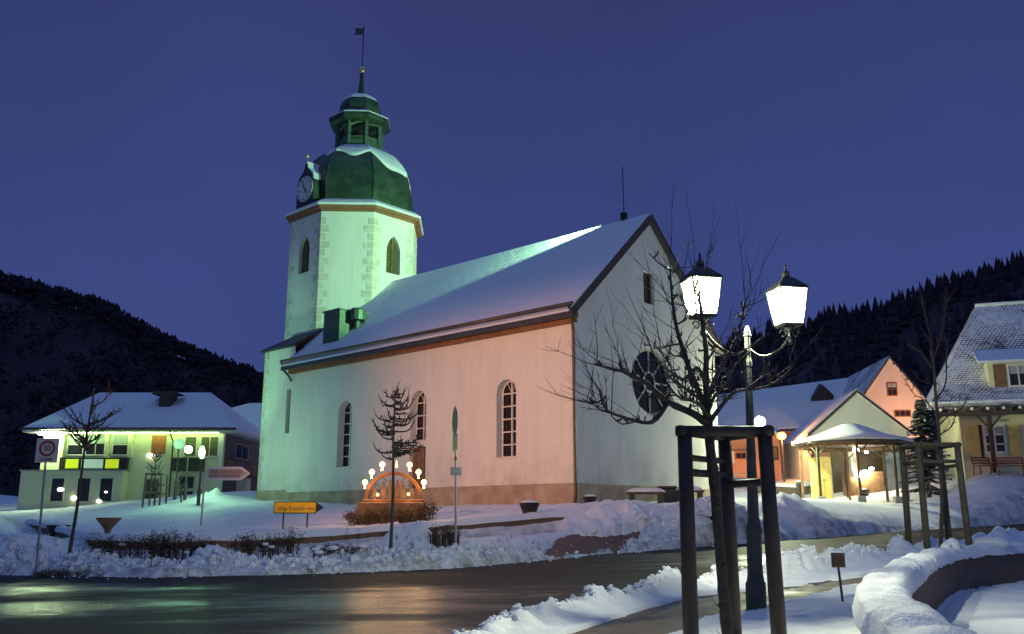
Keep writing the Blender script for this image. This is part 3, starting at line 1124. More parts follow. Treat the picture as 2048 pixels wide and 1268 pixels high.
# long wall with three arched openings and a small door niche
mb = MB()
holes = [arch_loop(*w) for w in W_LONG]
niche = [(-9.85, PH + 0.003), (-8.75, PH + 0.003), (-8.75, 2.6), (-9.85, 2.6)]
holes_wall(mb, [(-NL, PH), (0, PH), (0, EH), (-NL, EH)], holes + [niche], lambda u, v: V(u, 0, v), (0, 1, 0), 0.52)
# gable wall with a small window and a round one
GWIN = [(4.9, 8.75), (5.72, 8.75), (5.72, 10.2), (4.9, 10.2)]
RC_, RR_ = (5.3, 5.25), 1.5
rnd = [(RC_[0] + RR_ * cos(2 * pi * i / 28), RC_[1] + RR_ * sin(2 * pi * i / 28)) for i in range(28)]
holes_wall(mb, [(0, PH), (NW, PH), (NW, EH), (NW / 2, RH - 0.05), (0, EH)], [GWIN, rnd], lambda u, v: V(0, u, v), (-1, 0, 0), 0.3)
mb.quad(V(-NL, NW, PH), V(0, NW, PH), V(0, NW, EH), V(-NL, NW, EH))
mb.poly([V(-NL, 0, PH), V(-NL, NW, PH), V(-NL, NW, EH), V(-NL, NW / 2, RH - .05), V(-NL, 0, EH)])
mb.build('wall', M['plaster'], church)
mb = MB()
mb.box((-NL - 0.002, -0.07, -0.7), (0.07, NW + 0.07, PH), bev=0.03)
mb.build('plinth', M['plinth'], church)


def church_window(cx, z0, z1, w, rows):
    s = MB()                                          # the frame with its bars
    y = 0.36
    lp = arch_loop(cx, z0, z1, w)
    li = arch_loop(cx, z0 + 0.06, z1 - 0.06, w - 0.12)
    n = len(lp)
    for (a, b) in ((y, 0.43),):
        vs = [V(p[0], a, p[1]) for p in lp] + [V(p[0], a, p[1]) for p in li]
        s.add(vs, [(i, (i + 1) % n, n + (i + 1) % n, n + i) for i in range(n)])
    s.box((cx - 0.035, y - 0.012, z0), (cx + 0.035, y + 0.05, z1 - 0.03))
    top = z1 - w / 2
    for i in range(1, rows):
        z = z0 + (top - z0) * i / (rows - 1)
        s.box((cx - w / 2 + 0.02, y - 0.008, z - 0.028), (cx + w / 2 - 0.02, y + 0.05, z + 0.028))
    for sg in (-1, 1):
        s.tube([V(cx + sg * 0.0, y, top), V(cx + sg * w * 0.24, y, top + w * 0.42)], 0.02, 4)
    s.box((cx - w / 2 - 0.06, -0.05, z0 - 0.07), (cx + w / 2 + 0.06, 0.36, z0 - 0.003))
    o = s.build('window', M['white_wood'], church)
    p = MB()
    p.poly([V(q[0], 0.42, q[1]) for q in lp])
    p.build('pane', M['glass'], o)


for (cx, z0, z1, w), rows in zip(W_LONG, (6, 4, 6)):
    church_window(cx, z0, z1, w, rows)
# rounded stone surround and the niche door
mb = MB()
mb.box((-9.83, 0.22, PH + .01), (-8.77, 0.30, 2.58))
for i in range(4):
    mb.box((-9.8 + i * 0.26, 0.195, PH + .05), (-9.57 + i * 0.26, 0.222, 2.5))
d = mb.build('door', M['brown_wood'], church)
mb = MB()
mb.ball((-8.95, 0.17, 1.7), 0.04, 6)
mb.build('handle', M['iron'], d)
# gable windows
mb = MB()
mb.box((-0.22, 4.9, 8.75), (-0.15, 5.72, 8.82))
mb.box((-0.22, 4.9, 10.13), (-0.15, 5.72, 10.2))
for y in (4.9, 5.28, 5.65):
    mb.box((-0.215, y, 8.82), (-0.155, y + 0.07, 10.13))
mb.box((-0.21, 4.97, 9.5), (-0.16, 5.65, 9.56))
o = mb.build('window', M['brown_wood'], church)
mb = MB()
mb.quad(V(-0.2, 4.9, 8.75), V(-0.2, 5.72, 8.75), V(-0.2, 5.72, 10.2), V(-0.2, 4.9, 10.2))
mb.build('pane', M['glass'], o)
mb = MB()
n = 40
for r0, r1, x in ((RR_, RR_ - 0.13, -0.12), (0.48, 0.38, -0.13)):
    vs = [V(x, RC_[0] + r0 * cos(2 * pi * i / n), RC_[1] + r0 * sin(2 * pi * i / n)) for i in range(n)] + [V(x, RC_[0] + r1 * cos(2 * pi * i / n), RC_[1] + r1 * sin(2 * pi * i / n)) for i in range(n)]
    mb.add(vs, [(i, (i + 1) % n, n + (i + 1) % n, n + i) for i in range(n)])
for i in range(8):
    a = 2 * pi * i / 8
    mb.tube([V(-0.14, RC_[0] + 0.42 * cos(a), RC_[1] + 0.42 * sin(a)), V(-0.14, RC_[0] + 1.42 * cos(a), RC_[1] + 1.42 * sin(a))], 0.045, 4)
o = mb.build('round_window', M['quoin'], church)
mb = MB()
mb.poly([V(-0.2, RC_[0] + RR_ * cos(2 * pi * i / n), RC_[1] + RR_ * sin(2 * pi * i / n)) for i in range(n)])
mb.build('pane', M['glass'], o)
# cornice, gutter, down pipes
mb = MB()
mb.box((-NL - 0.05, -0.44, EH - 0.50), (0.16, -0.004, EH - 0.26))
mb.box((-NL - 0.05, -0.26, EH - 0.70), (0.10, -0.006, EH - 0.503))
mb.box((-NL - 0.05, NW + 0.004, EH - 0.28), (0.16, NW + 0.34, EH - 0.04))
mb.build('cornice', M['eave_wood'], church)
mb = MB()
mb.tube([V(-NL - 0.4, -0.53, EH - 0.02), V(0.30, -0.53, EH - 0.02)], 0.085, 8)
g = mb.build('gutter', M['zinc'], church, smooth=True)
mb = MB()
mb.tube([V(0.12, -0.53, EH - 0.08), V(0.10, -0.48, EH - 0.35), V(0.02, -0.20, EH - 0.75), V(-0.02, -0.12, EH - 1.05), V(-0.02, -0.12, 0.3), V(-0.02, -0.16, 0.0)], 0.06, 8)
mb.build('downpipe', M['zinc'], church, smooth=True)
mb = MB()
mb.tube([V(-NL - 0.3, -0.53, EH - 0.08), V(-NL - 0.3, -0.5, EH - 0.4), V(-NL - 0.02, -0.2, EH - 0.85), V(-NL + 0.06, -0.1, EH - 1.1)], 0.06, 8)
mb.build('downpipe', M['zinc'], church, smooth=True)


def roof_slab(mb, e0, e1, r1, r0, th, mi=0, up=True):
    """a sloping slab: eave e0-e1, ridge r0-r1, thickness th downwards"""
    d = V(0, 0, -th)
    L = (Vector(e1) - Vector(e0)).length
    S = (Vector(r0) - Vector(e0)).length
    mb.quad(e0, e1, r1, r0, mi, [(0, 0), (L, 0), (L, S), (0, S)])
    b = [Vector(p) + d for p in (e0, e1, r1, r0)]
    t = [Vector(p) for p in (e0, e1, r1, r0)]
    mb.quad(b[3], b[2], b[1], b[0], mi)
    for i in range(4):
        j = (i + 1) % 4
        mb.quad(t[i], b[i], b[j], t[j], mi)


SL = (RH - EH) / (NW / 2)
OV = 0.55
mb = MB()                                             # roof deck with dark verge boards
for s in (0, 1):
    fy = (lambda y: y) if s == 0 else (lambda y: NW - y)
    roof_slab(mb, V(-NL - 0.35, fy(-OV), EH - OV * SL + 0.16), V(0.22, fy(-OV), EH - OV * SL + 0.16), V(0.22, fy(NW / 2), RH + 0.16), V(-NL - 0.0, fy(NW / 2), RH + 0.16), 0.20)
rf = mb.build('roof', M['slate'], church)
mb = MB()
for s in (0, 1):
    fy = (lambda y: y) if s == 0 else (lambda y: NW - y)
    roof_slab(mb, V(-NL - 0.30, fy(-OV - 0.03), EH - OV * SL + 0.26), V(0.14, fy(-OV - 0.03), EH - OV * SL + 0.26), V(0.14, fy(NW / 2), RH + 0.29), V(-NL, fy(NW / 2), RH + 0.29), 0.085)
mb.build('snow_cover', M['roof_snow'], rf)
mb = MB()
for s in (0, 1):
    fy = (lambda y: y) if s == 0 else (lambda y: NW - y)
    a, b = V(0.225, fy(-OV), EH - OV * SL), V(0.225, fy(NW / 2), RH)
    mb.add([a + V(0, 0, 0.20), b + V(0, 0, 0.20), b + V(0, 0, -0.12), a + V(0, 0, -0.12), a + V(0.05, 0, 0.20), b + V(0.05, 0, 0.20), b + V(0.05, 0, -0.12), a + V(0.05, 0, -0.12)], [(0, 1, 2, 3), (4, 5, 6, 7), (0, 1, 5, 4), (3, 2, 6, 7), (0, 3, 7, 4)])
mb.build('verge_board', M['zinc'], church)
mb = MB()                                             # aerial on the ridge
mb.tube([V(-1.3, NW / 2, RH + 0.2), V(-1.3, NW / 2, RH + 2.9)], 0.022, 5)
mb.box((-1.42, NW / 2 - 0.12, RH + 0.28), (-1.18, NW / 2 + 0.12, RH + 0.62))
mb.tube([V(-1.3, NW / 2 - 0.3, RH + 1.1), V(-1.3, NW / 2 + 0.3, RH + 1.1)], 0.012, 4)
mb.build('antenna', M['iron'], church)
# boxy roof dormer near the tower
mb = MB()
mb.box((-17.75, 0.55, 8.2), (-16.35, 2.6, 10.25))
mb.box((-17.80, 0.48, 10.253), (-16.28, 2.65, 10.33))
dm = mb.build('dormer', M['tin'], church)
mb = MB()
mb.lathe([(0.42, 0), (0.42, 0.5), (0.36, 0.62), (0.05, 0.70)], 12, (-16.0, 1.45, 9.75))
mb.tube([V(-16.0, 1.45, 9.0), V(-16.0, 1.45, 9.8)], 0.16, 8)
mb.build('floodlight_housing', M['tin'], dm, smooth=False)  # housing of a roof floodlight, modelled without a light

# annex at the foot of the tower
AX = -22.6
mb = MB()
holes_wall(mb, [(AX, 0.9), (-NL - 0.01, 0.9), (-NL - 0.01, 8.75), (AX, 8.75)], [[(-20.25, 3.9), (-19.85, 3.9), (-19.85, 6.3), (-20.25, 6.3)]], lambda u, v: V(u, 0.12, v), (0, 1, 0), 0.3)
mb.quad(V(AX, 0.12, 0.9), V(AX, 5.4, 0.9), V(AX, 5.4, 8.75), V(AX, 0.12, 8.75))
an = mb.build('annex_wall', M['plaster'], church)
mb = MB()
mb.quad(V(-20.25, 0.38, 3.9), V(-19.85, 0.38, 3.9), V(-19.85, 0.38, 6.3), V(-20.25, 0.38, 6.3))
mb.build('slit_window', M['louvre'], church)
mb = MB()
mb.box((AX - 0.06, 0.05, -0.6), (-NL - 0.06, 5.4, 0.897), bev=0.03)
mb.build('annex_plinth', M['plinth'], church)
mb = MB()
e = [V(AX - 0.2, -0.08, 8.72), V(-NL + 0.1, -0.08, 8.72), V(AX - 0.2, 5.0, 8.72)]
a, b = V(-22.0, 1.9, 9.9), V(-NL, 1.9, 9.9)
mb.poly([e[0], e[1], b, a])
mb.poly([e[0], a, V(-22.0, 5.0, 9.9), e[2]])
mb.poly([e[0] - V(0, 0, 0.1), e[1] - V(0, 0, 0.1), e[1], e[0]])
mb.poly([e[0] - V(0, 0, 0.1), e[0], e[2], e[2] - V(0, 0, 0.1)])
mb.poly([p - V(0, 0, 0.1) for p in (e[0], e[2], V(-NL + .1, 5.0, 8.72), e[1])])
mb.build('annex_roof', M['slate'], church)
mb = MB()                                             # stones on the annex corner
for i in range(16):
    z = 1.0 + i * 0.48
    w = 0.42 if i % 2 else 0.24
    mb.box((AX - 0.018, 0.105, z), (AX + w, 0.5, z + 0.40))
mb.build('quoins', M['quoin'], church)

# the octagonal tower
TX, TY, TR = -21.6, NW / 2, 4.0
OCT = [(cos(radians(22.5 + 45 * k)), sin(radians(22.5 + 45 * k))) for k in range(8)]
AP = TR * cos(radians(22.5))


def oct_face(k):
    """corner k, unit vector along the face to corner k+1, outward normal, width"""
    a = V(TX + TR * OCT[k][0], TY + TR * OCT[k][1], 0)
    b = V(TX + TR * OCT[(k + 1) % 8][0], TY + TR * OCT[(k + 1) % 8][1], 0)
    t = (b - a).normalized()
    nrm = V(t.y, -t.x, 0)
    return a, t, nrm, (b - a).length


tw = MB()
TZ0, TZ1 = -0.6, 16.98
lz0, lz1, lw = 13.45, 15.75, 1.05
for k in range(8):
    a, t, nrm, w = oct_face(k)
    fn = lambda u, v, a=a, t=t: a + t * u + V(0, 0, v)
    if k % 2 == 1:                                    # windows on the four faces parallel to nave and gable
        lp = arch_loop(w / 2, lz0, lz1, lw, 8, True)
        holes_wall(tw, [(0, TZ0), (w, TZ0), (w, TZ1), (0, TZ1)], [lp], fn, -nrm, 0.3)
    else:
        tw.quad(fn(0, TZ0), fn(w, TZ0), fn(w, TZ1), fn(0, TZ1))
tower = tw.build('tower', M['plaster'], church)
for k in (1, 3, 5, 7):
    a, t, nrm, w = oct_face(k)
    lp = arch_loop(w / 2, lz0, lz1, lw, 8, True)
    s = MB()
    c = a - nrm * 0.22
    s.poly([c + t * p[0] + V(0, 0, p[1]) for p in lp])
    o = s.build('lancet_window', M['louvre'], tower)
    s = MB()
    c = a - nrm * 0.16
    for i in range(9):                                # slats
        z = lz0 + 0.08 + i * 0.2
        hw = lw / 2 - 0.09 if z < lz1 - 0.9 else max(0.08, (lw / 2 - 0.09) * (1 - ((z - lz1 + 0.9) / 0.9) ** 1.6))
        p = c + t * (w / 2)
        s.add([p - t * hw + V(0, 0, z), p + t * hw + V(0, 0, z), p + t * hw + V(0, 0, z + 0.09) - nrm * 0.06, p - t * hw + V(0, 0, z + 0.09) - nrm * 0.06], [(0, 1, 2, 3)])
    p = c + t * (w / 2) + nrm * 0.03
    s.add([p - t * 0.04 + V(0, 0, lz0), p + t * 0.04 + V(0, 0, lz0), p + t * 0.04 + V(0, 0, lz1 - 0.1), p - t * 0.04 + V(0, 0, lz1 - 0.1)], [(0, 1, 2, 3)])
    s.build('slats', M['brown_wood'], o)
q = MB()                                              # corner stones, alternately long and short
for k in range(8):
    a, t, nrm, w = oct_face(k)
    a0, t0, n0, w0 = oct_face((k - 1) % 8)
    for i in range(33):
        z = 0.6 + i * 0.485
        l = 0.55 if i % 2 else 0.32
        e = 0.018
        cx = a + (nrm + n0).normalized() * e * 1.08
        for (tt, nn, sgn) in ((t, nrm, 1), (t0, n0, -1)):
            p0 = cx
            p1 = a + tt * l * sgn + nn * e
            p2 = a + tt * l * sgn
            q.quad(p0 + V(0, 0, z), p1 + V(0, 0, z), p1 + V(0, 0, z + 0.40), p0 + V(0, 0, z + 0.40))
            q.quad(p1 + V(0, 0, z), p2 + V(0, 0, z), p2 + V(0, 0, z + 0.40), p1 + V(0, 0, z + 0.40))
q.build('quoins', M['quoin'], tower)
O8 = radians(22.5)
c0 = (TX, TY, 0)
mb = MB()
mb.lathe([(3.98, 17.24), (4.06, 17.26), (4.1, 17.36), (4.28, 17.40), (4.34, 17.48), (4.34, 17.56)], 8, c0, 0, O8)
mb.build('tower_cornice', M['eave_wood'], church)
mb = MB()
mb.lathe([(4.42, 17.56), (4.44, 17.68), (4.1, 17.93), (3.66, 18.15)], 8, c0, 0, O8)
mb.build('tower_eave_snow', M['snow'], church)
DP = [(3.52, 17.95), (3.60, 18.35), (3.65, 18.9), (3.64, 19.4), (3.56, 19.9), (3.40, 20.4), (3.13, 20.9), (2.80, 21.35), (2.42, 21.75), (1.98, 22.05), (1.60, 22.25)]
mb = MB()
mb.lathe(DP, 8, c0, 0, O8)
for k in range(8):                                    # standing seams on the corners
    mb.tube([V(TX + r * OCT[k][0], TY + r * OCT[k][1], z) for r, z in DP], 0.05, 5)
mb.build('dome', M['copper'], church)
sn = MB()                                             # snow lying on the shoulders of the dome
SPF = [(r + 0.07, z + 0.05) for r, z in DP]
low = {5: 22.05, 6: 21.55, 7: 21.45, 0: 20.3, 1: 20.2, 2: 20.5, 3: 21.2, 4: 21.9}
for k in range(8):
    nn = 12
    rows = []
    for i in range(9):
        row = []
        for j in range(nn + 1):
            s = j / nn
            zl = (low[k] if k in low else 20.9) * (1 - s) + low[(k + 1) % 8] * s
            zl = low[k] + 0.30 * sin(pi * s) * -1 + 0.1 * sin(9 * s + k) + (low[(k + 1) % 8] - low[k]) * s
            z = zl + (22.32 - zl) * i / 8
            r = np.interp(z - 0.05, [p[1] for p in DP], [p[0] for p in DP]) + (0.09 if i else 0.0)
            a = V(OCT[k][0], OCT[k][1], 0).lerp(V(OCT[(k + 1) % 8][0], OCT[(k + 1) % 8][1], 0), s) * r
            row.append(V(TX + a.x, TY + a.y, z + (0.04 if i else 0)))
        rows.append(row)
    for i in range(8):
        for j in range(nn):
            sn.quad(rows[i][j], rows[i][j + 1], rows[i + 1][j + 1], rows[i + 1][j])
sn.build('dome_snow', M['snow'], church, smooth=True)
# open lantern on top
mb = MB()
mb.lathe([(1.55, 22.15), (1.62, 22.25), (1.62, 22.42), (1.45, 22.5)], 8, c0, 0, O8)
mb.lathe([(1.42, 22.5), (1.42, 22.85)], 8, c0, 0, O8)
for k in range(8):
    x, y = TX + 1.38 * OCT[k][0], TY + 1.38 * OCT[k][1]
    mb.box((x - 0.12, y - 0.12, 22.5), (x + 0.12, y + 0.12, 24.15))
    x2, y2 = TX + 1.38 * OCT[(k + 1) % 8][0], TY + 1.38 * OCT[(k + 1) % 8][1]
    for zz, rr in ((23.05, 0.05), (22.95, 0.04)):
        mb.tube([(x, y, zz), (x2, y2, zz)], rr, 4)
    mb.tube([V(x, y, 23.75).lerp(V(x2, y2, 24.0), s) + V(0, 0, 0.12 * sin(pi * s)) for s in (0, .25, .5, .75, 1)], 0.07, 4)
mb.build('lantern', M['tin'], church)
mb = MB()
mb.lathe([(0.10, 24.1), (0.12, 23.9), (0.2, 23.82), (0.34, 23.5), (0.44, 23.2), (0.52, 23.12), (0.5, 23.08)], 12, c0)
mb.build('bell', M['zinc'], church, smooth=True)
mb = MB()
mb.lathe([(1.45, 24.0), (1.95, 24.12), (2.0, 24.28), (2.0, 24.42), (1.4, 24.72)], 8, c0, 0, O8)
mb.build('lantern_eave', M['copper'], church)
mb = MB()
mb.lathe([(2.02, 24.42), (2.02, 24.48), (1.42, 24.82), (1.35, 24.80)], 8, c0, 0, O8, cap=False)
mb.build('lantern_eave_snow', M['snow'], church)
mb = MB()
mb.lathe([(1.28, 24.72), (1.36, 25.0), (1.34, 25.35), (1.2, 25.7), (0.92, 26.0), (0.6, 26.18), (0.34, 26.32), (0.22, 26.55), (0.16, 27.0), (0.13, 27.6), (0.10, 28.0)], 8, c0, 0, O8)
mb.build('cupola', M['copper'], church)
mb = MB()
mb.lathe([(1.22, 25.74), (0.98, 26.06), (0.64, 26.26), (0.36, 26.36)], 8, c0, 0, O8, cap=False)
k0 = [v for v in mb.v]
mb2 = MB()
for f in mb.f:
    cen = sum((Vector(mb.v[i]) for i in f), Vector()) / len(f)
    if cen.x > TX - 0.3 or cen.z > 26.1:
        mb2.add([mb.v[i] for i in f], [(0, 1, 2, 3)])
mb2.build('cupola_snow', M['snow'], church)
mb = MB()
mb.ball((TX, TY, 28.15), 0.24, 10)
mb.build('finial_ball', M['gold'], church, smooth=True)
mb = MB()
mb.tube([V(TX, TY, 27.8), V(TX, TY, 31.0)], 0.03, 5)
mb.build('rod', M['iron'], church)
mb = MB()                                             # swallow-tailed weather vane
fx = V(-cos(TH), -sin(TH), 0)                          # points to the left of the picture
pts = [(0, 30.75), (0, 30.35), (-0.62, 30.30), (-0.48, 30.52), (-0.62, 30.80)]
w2 = -V(0.78, -0.62, 0)
A = [V(TX, TY, 0) + V(-0.736, -0.677, 0) * (-p[0]) + V(0, 0, p[1]) for p in pts]
B = [p + V(0.03, -0.03, 0) for p in A]
n = len(A)
mb.add(A + B, [tuple(range(n)), tuple(range(2 * n - 1, n - 1, -1))] + [(i, (i + 1) % n, n + (i + 1) % n, n + i) for i in range(n)])
mb.build('weather_vane', M['slate'], church)
# clock gable on the dome face towards the road
mb = MB()
cy, cz = 1.52, 18.95
pr = [(a_ * 0.88, b_) for a_, b_ in [(-0.95, 17.9), (0.95, 17.9), (0.98, 18.9), (0.95, 19.4), (0.78, 19.75), (0.45, 20.0), (0.22, 20.2), (0.08, 20.6), (-0.08, 20.6), (-0.22, 20.2), (-0.45, 20.0), (-0.78, 19.75), (-0.95, 19.4), (-0.98, 18.9)]]
A = [V(TX + p[0], cy, p[1]) for p in pr]
B = [V(TX + p[0], 3.2, p[1]) for p in pr]
n = len(pr)
mb.add(A + B, [tuple(range(n))] + [(i, (i + 1) % n, n + (i + 1) % n, n + i) for i in range(n)])
cg = mb.build('clock_gable', M['copper'], church)
mb = MB()
n = 32
vs = [V(TX + 0.8 * cos(2 * pi * i / n), cy - 0.04, cz + 0.8 * sin(2 * pi * i / n)) for i in range(n)]
mb.poly(vs)
mb.add(vs + [p + V(0, 0.04, 0) for p in vs], [(i, (i + 1) % n, n + (i + 1) % n, n + i) for i in range(n)])
cf = mb.build('clock_face', M['clock'], cg)
mb = MB()
for i in range(12):
    a = 2 * pi * i / 12
    mb.tube([V(TX + 0.62 * cos(a), cy - 0.06, cz + 0.62 * sin(a)), V(TX + 0.74 * cos(a), cy - 0.06, cz + 0.74 * sin(a))], 0.03, 4)
mb.build('clock_markings', M['black'], cf)
mb = MB()
mb.tube([V(TX, cy - 0.07, cz), V(TX + 0.25, cy - 0.07, cz - 0.32)], [0.05, 0.03], 4)
mb.build('hour_hand', M['black'], cf)
mb = MB()
mb.tube([V(TX, cy - 0.08, cz), V(TX - 0.25, cy - 0.08, cz + 0.55)], [0.04, 0.02], 4)
mb.build('minute_hand', M['black'], cf)
mb = MB()
mb.tube([V(TX, cy + .05, 20.5), V(TX, cy + .05, 21.0)], 0.03, 5)
mb.ball((TX, cy + 0.05, 21.05), 0.13, 8)
mb.build('finial', M['gold'], cg, smooth=True)
mb = MB()
for i in (0, 1, 2, 3):
    a, b = pr[3 + i], pr[4 + i]
    mb.quad(V(TX + a[0], cy - .02, a[1] + .02), V(TX + a[0] + .02, 2.6, a[1] + 0.02), V(TX + b[0] + .02, 2.6, b[1] + 0.02), V(TX + b[0], cy - .02, b[1] + 0.02))
    mb.quad(V(TX + a[0] + .05, cy - .02, a[1] + .08), V(TX + a[0] + .05, 2.6, a[1] + 0.08), V(TX + b[0] + .05, 2.6, b[1] + 0.08), V(TX + b[0] + .05, cy - .02, b[1] + 0.08))
mb.build('gable_snow', M['snow'], cg)

HEAD = 0.36
for o_ in church.children:
    if o_.name.split('.')[0] in ('tower_cornice', 'tower_eave_snow', 'dome', 'dome_snow', 'lantern', 'bell', 'lantern_eave', 'lantern_eave_snow', 'cupola', 'cupola_snow', 'finial_ball', 'clock_gable'):
        o_.location.z -= HEAD

# the lights that make the place: floodlight on the ridge that washes the tower, street lamp out of frame on the left
lamp('back_lane_light', 'POINT', at(1862, 842, 71), 1300, (1.0, 0.52, 0.26), 0.2)
lamp('tower_floodlight', 'SPOT', chw(-1.9, NW / 2 - 0.1, RH + 0.62), 15000, (0.44, 1.0, 0.50), 0.08, chw(TX, TY - 0.6, 15.5), 62, 0.35)
SLP = (-15.5, 17.5, 8.9)
lamp('street_lamp_light', 'SPOT', SLP, 17500, (1.0, 0.45, 0.20), 0.04, chw(-3.5, 0, 4.6), 50, 1.0)
sl = thing('street_lamp', 'tall sodium street lamp out of view at far left, with a flat hood added to shade the roof', 'street lamp', (SLP[0], SLP[1], -0.3))
mb = MB()
mb.tube([V(-1.2, -1.0, 0), V(-1.2, -1.0, 8.4), V(-0.9, -0.75, 9.2), V(-0.2, -0.15, 9.30)], [0.09, 0.06, 0.05, 0.05], 8)
mb.build('pole', M['grey_iron'], sl, smooth=True)
mb = MB()
mb.lathe([(0.50, 9.225), (0.50, 9.26), (0.25, 9.34), (0.05, 9.38)], 20)
mb.build('hood', M['grey_iron'], sl)  # unseen disk added to keep this lamp's light off the nave roof
lamp('ground_floodlight', 'SPOT', (-25.0, 44.0, 2.6), 3400, (0.34, 1.0, 0.45), 0.15, chw(TX - 3.0, 1.0, 8.0), 38, 0.6)


#@@WALLS
# ------------------------------------------------------------------ low terrace walls
def ribbon_wall(name, pts, th, down, m, cap, label, cat, group=None, snow_t=0.10, lump=0.06, seed=0, cap_over=0.07):
    """a wall along plan points with its own top height (x, y, ztop), a skirt down into the ground, and a snow cap"""
    P = [Vector(p) for p in pts]
    L, R = [], []
    for i, p in enumerate(P):
        t = (P[min(i + 1, len(P) - 1)] - P[max(i - 1, 0)])
        t.z = 0
        t.normalize()
        nrm = Vector((-t.y, t.x, 0))
        L.append(p + nrm * th / 2)
        R.append(p - nrm * th / 2)
    root = thing(name, label, cat, (0, 0, 0), 0, group)
    mb = MB()
    n = len(P)
    for i in range(n - 1):
        for S in ((L, 1), (R, -1)):
            a, b = S[0][i], S[0][i + 1]
            prev = None
            for k in range(5):
                z0, z1 = -down * k / 5, -down * (k + 1) / 5
                mb.quad(a + V(0, 0, z1), b + V(0, 0, z1), b + V(0, 0, z0), a + V(0, 0, z0))
        mb.quad(L[i], L[i + 1], R[i + 1], R[i])
    for e in (0, -1):
        mb.quad(L[e], R[e], R[e] - V(0, 0, down), L[e] - V(0, 0, down))
    mb.build('stones', m, root)
    if cap:
        rng = random.Random(seed)
        K = 10
        vs, fs = [], []
        for i, p in enumerate(P):
            nrm = (L[i] - R[i]).normalized()
            for k in range(K + 1):
                s = k / K * 2 - 1
                w = th / 2 + cap_over
                x = p.x + nrm.x * s * w
                y = p.y + nrm.y * s * w
                b = float(fbm(np.array([x * 2.5 + seed]), np.array([y * 2.5]), 1.0, 4)[0])
                edge = (1 - abs(s) ** 4)
                z = p.z - 0.05 * (abs(s) > 0.98) + snow_t * edge * (1 + 0.35 * b) + lump * b * edge
                if abs(s) > 0.98:
                    z -= 0.05 + 0.05 * b
                vs.append((x, y, z))
        for i in range(n - 1):
            for k in range(K):
                a = i * (K + 1) + k
                fs.append((a, a + 1, a + K + 2, a + K + 1))
        mb = MB()
        mb.add(vs, fs)
        mb.build('snow_cap', M['snow'], root, smooth=True)
    return root


def walk(pts, step):
    o = []
    for a, b in zip(pts[:-1], pts[1:]):
        n = max(1, int((b - a).length / step))
        for i in range(n):
            o.append(a.lerp(b, i / n))
    o.append(pts[-1])
    return o


w1 = [p - V(0, 0, 0.02) for p in TW[:9]]
ribbon_wall('terrace_wall', walk(w1, 0.4), 0.28, 0.75, M['terrace_stone'], True, 'low brown stone retaining wall behind the dark shrubs left of the yellow arrow sign', 'wall', snow_t=0.10, seed=2)
w2 = [p - V(0, 0, 0.02) for p in TW[9:]]
ribbon_wall('terrace_wall', walk(w2, 0.4), 0.28, 0.75, M['terrace_stone'], True, 'low brown stone wall end below the black planter bowl near the church corner', 'wall', snow_t=0.10, seed=5)
cwp = [V(p[0], p[1], WALL_TOP) for p in cw_line]
cw = ribbon_wall('curved_wall', cwp, 0.40, 0.95, M['wall_stone'], True, 'curved stone wall with a thick rounded snow cap beside the lantern post', 'wall', snow_t=0.13, lump=0.06, seed=9, cap_over=0.075)
for (u, v, r, sq) in ((1905, 1092, 0.17, (1, 1, 0.9)), (1985, 1081, 0.30, (1.5, 1, 0.55)), (1893, 1096, 0.11, (1, 1, .8))):
    p = atz(u, v + 6, WALL_TOP + 0.10)
    i = min(range(len(cwp)), key=lambda k: abs((cwp[k].x / cwp[k].y) - (p.x / p.y)) + (100 if cwp[k].y < 6 else 0))
    c = cwp[i]
    mb = MB()
    mb.ball((c.x, c.y, WALL_TOP + 0.16), r, 10, 0, sq)
    mb.v = [tuple(Vector(q) + Vector((1, 1, 1)) * 0.05 * float(fbm(np.array([q[0] * 7]), np.array([q[1] * 7 + q[2] * 5]), 1, 3)[0])) for q in mb.v]
    mb.build('snow_lump', M['snow'], cw, smooth=True)

#@@TREES
# ------------------------------------------------------------------ bare trees
def limb(mb, pts, r0, r1, n=7, knob=0.0):
    P = [np.array(p, float) for p in pts]
    q = resample([tuple(p) for p in P], 0.07) if len(P) > 2 else P
    m = len(q)
    rad = []
    for i in range(m):
        t = i / (m - 1)
        r = r0 + (r1 - r0) * t
        if knob:
            r *= 1 + knob * random.uniform(-0.25, 0.5) * (random.random() < 0.5)
        rad.append(r)
    mb.tube([Vector(p) for p in q], rad, n)
    return [Vector(p) for p in q]


def shoot(mb, p, d, L, r, wob=0.12, n=4, sub=0):
    pts = [Vector(p)]
    d = Vector(d).normalized()
    k = 5
    for i in range(k):
        d = (d + Vector((random.uniform(-1, 1), random.uniform(-1, 1), random.uniform(-0.6, 1))) * wob).normalized()
        pts.append(pts[-1] + d * (L / k))
    mb.tube(pts, [r * (1 - 0.75 * i / k) for i in range(k + 1)], n, cap=False)
    for _ in range(sub):
        i = random.randint(1, k - 1)
        dd = (d + Vector((random.uniform(-1, 1), random.uniform(-1, 1), random.uniform(-0.3, 1))) * 0.9).normalized()
        shoot(mb, pts[i], dd, L * random.uniform(0.25, 0.5), r * 0.6, wob, 3, 0)
    return pts


def spur(mb, p, r):
    """a knobbly fruiting spur"""
    d = Vector((random.uniform(-1, 1), random.uniform(-1, 1), random.uniform(-0.2, 1))).normalized()
    a = Vector(p)
    b = a + d * random.uniform(0.03, 0.10)
    mb.tube([a, b, b + Vector((0, 0, 0.03))], [r, r * 1.2, r * 0.7], 5)
    if random.random() < 0.6:
        shoot(mb, b, d + Vector((0, 0, 0.7)), random.uniform(0.06, 0.2), r * 0.4, 0.25, 3)


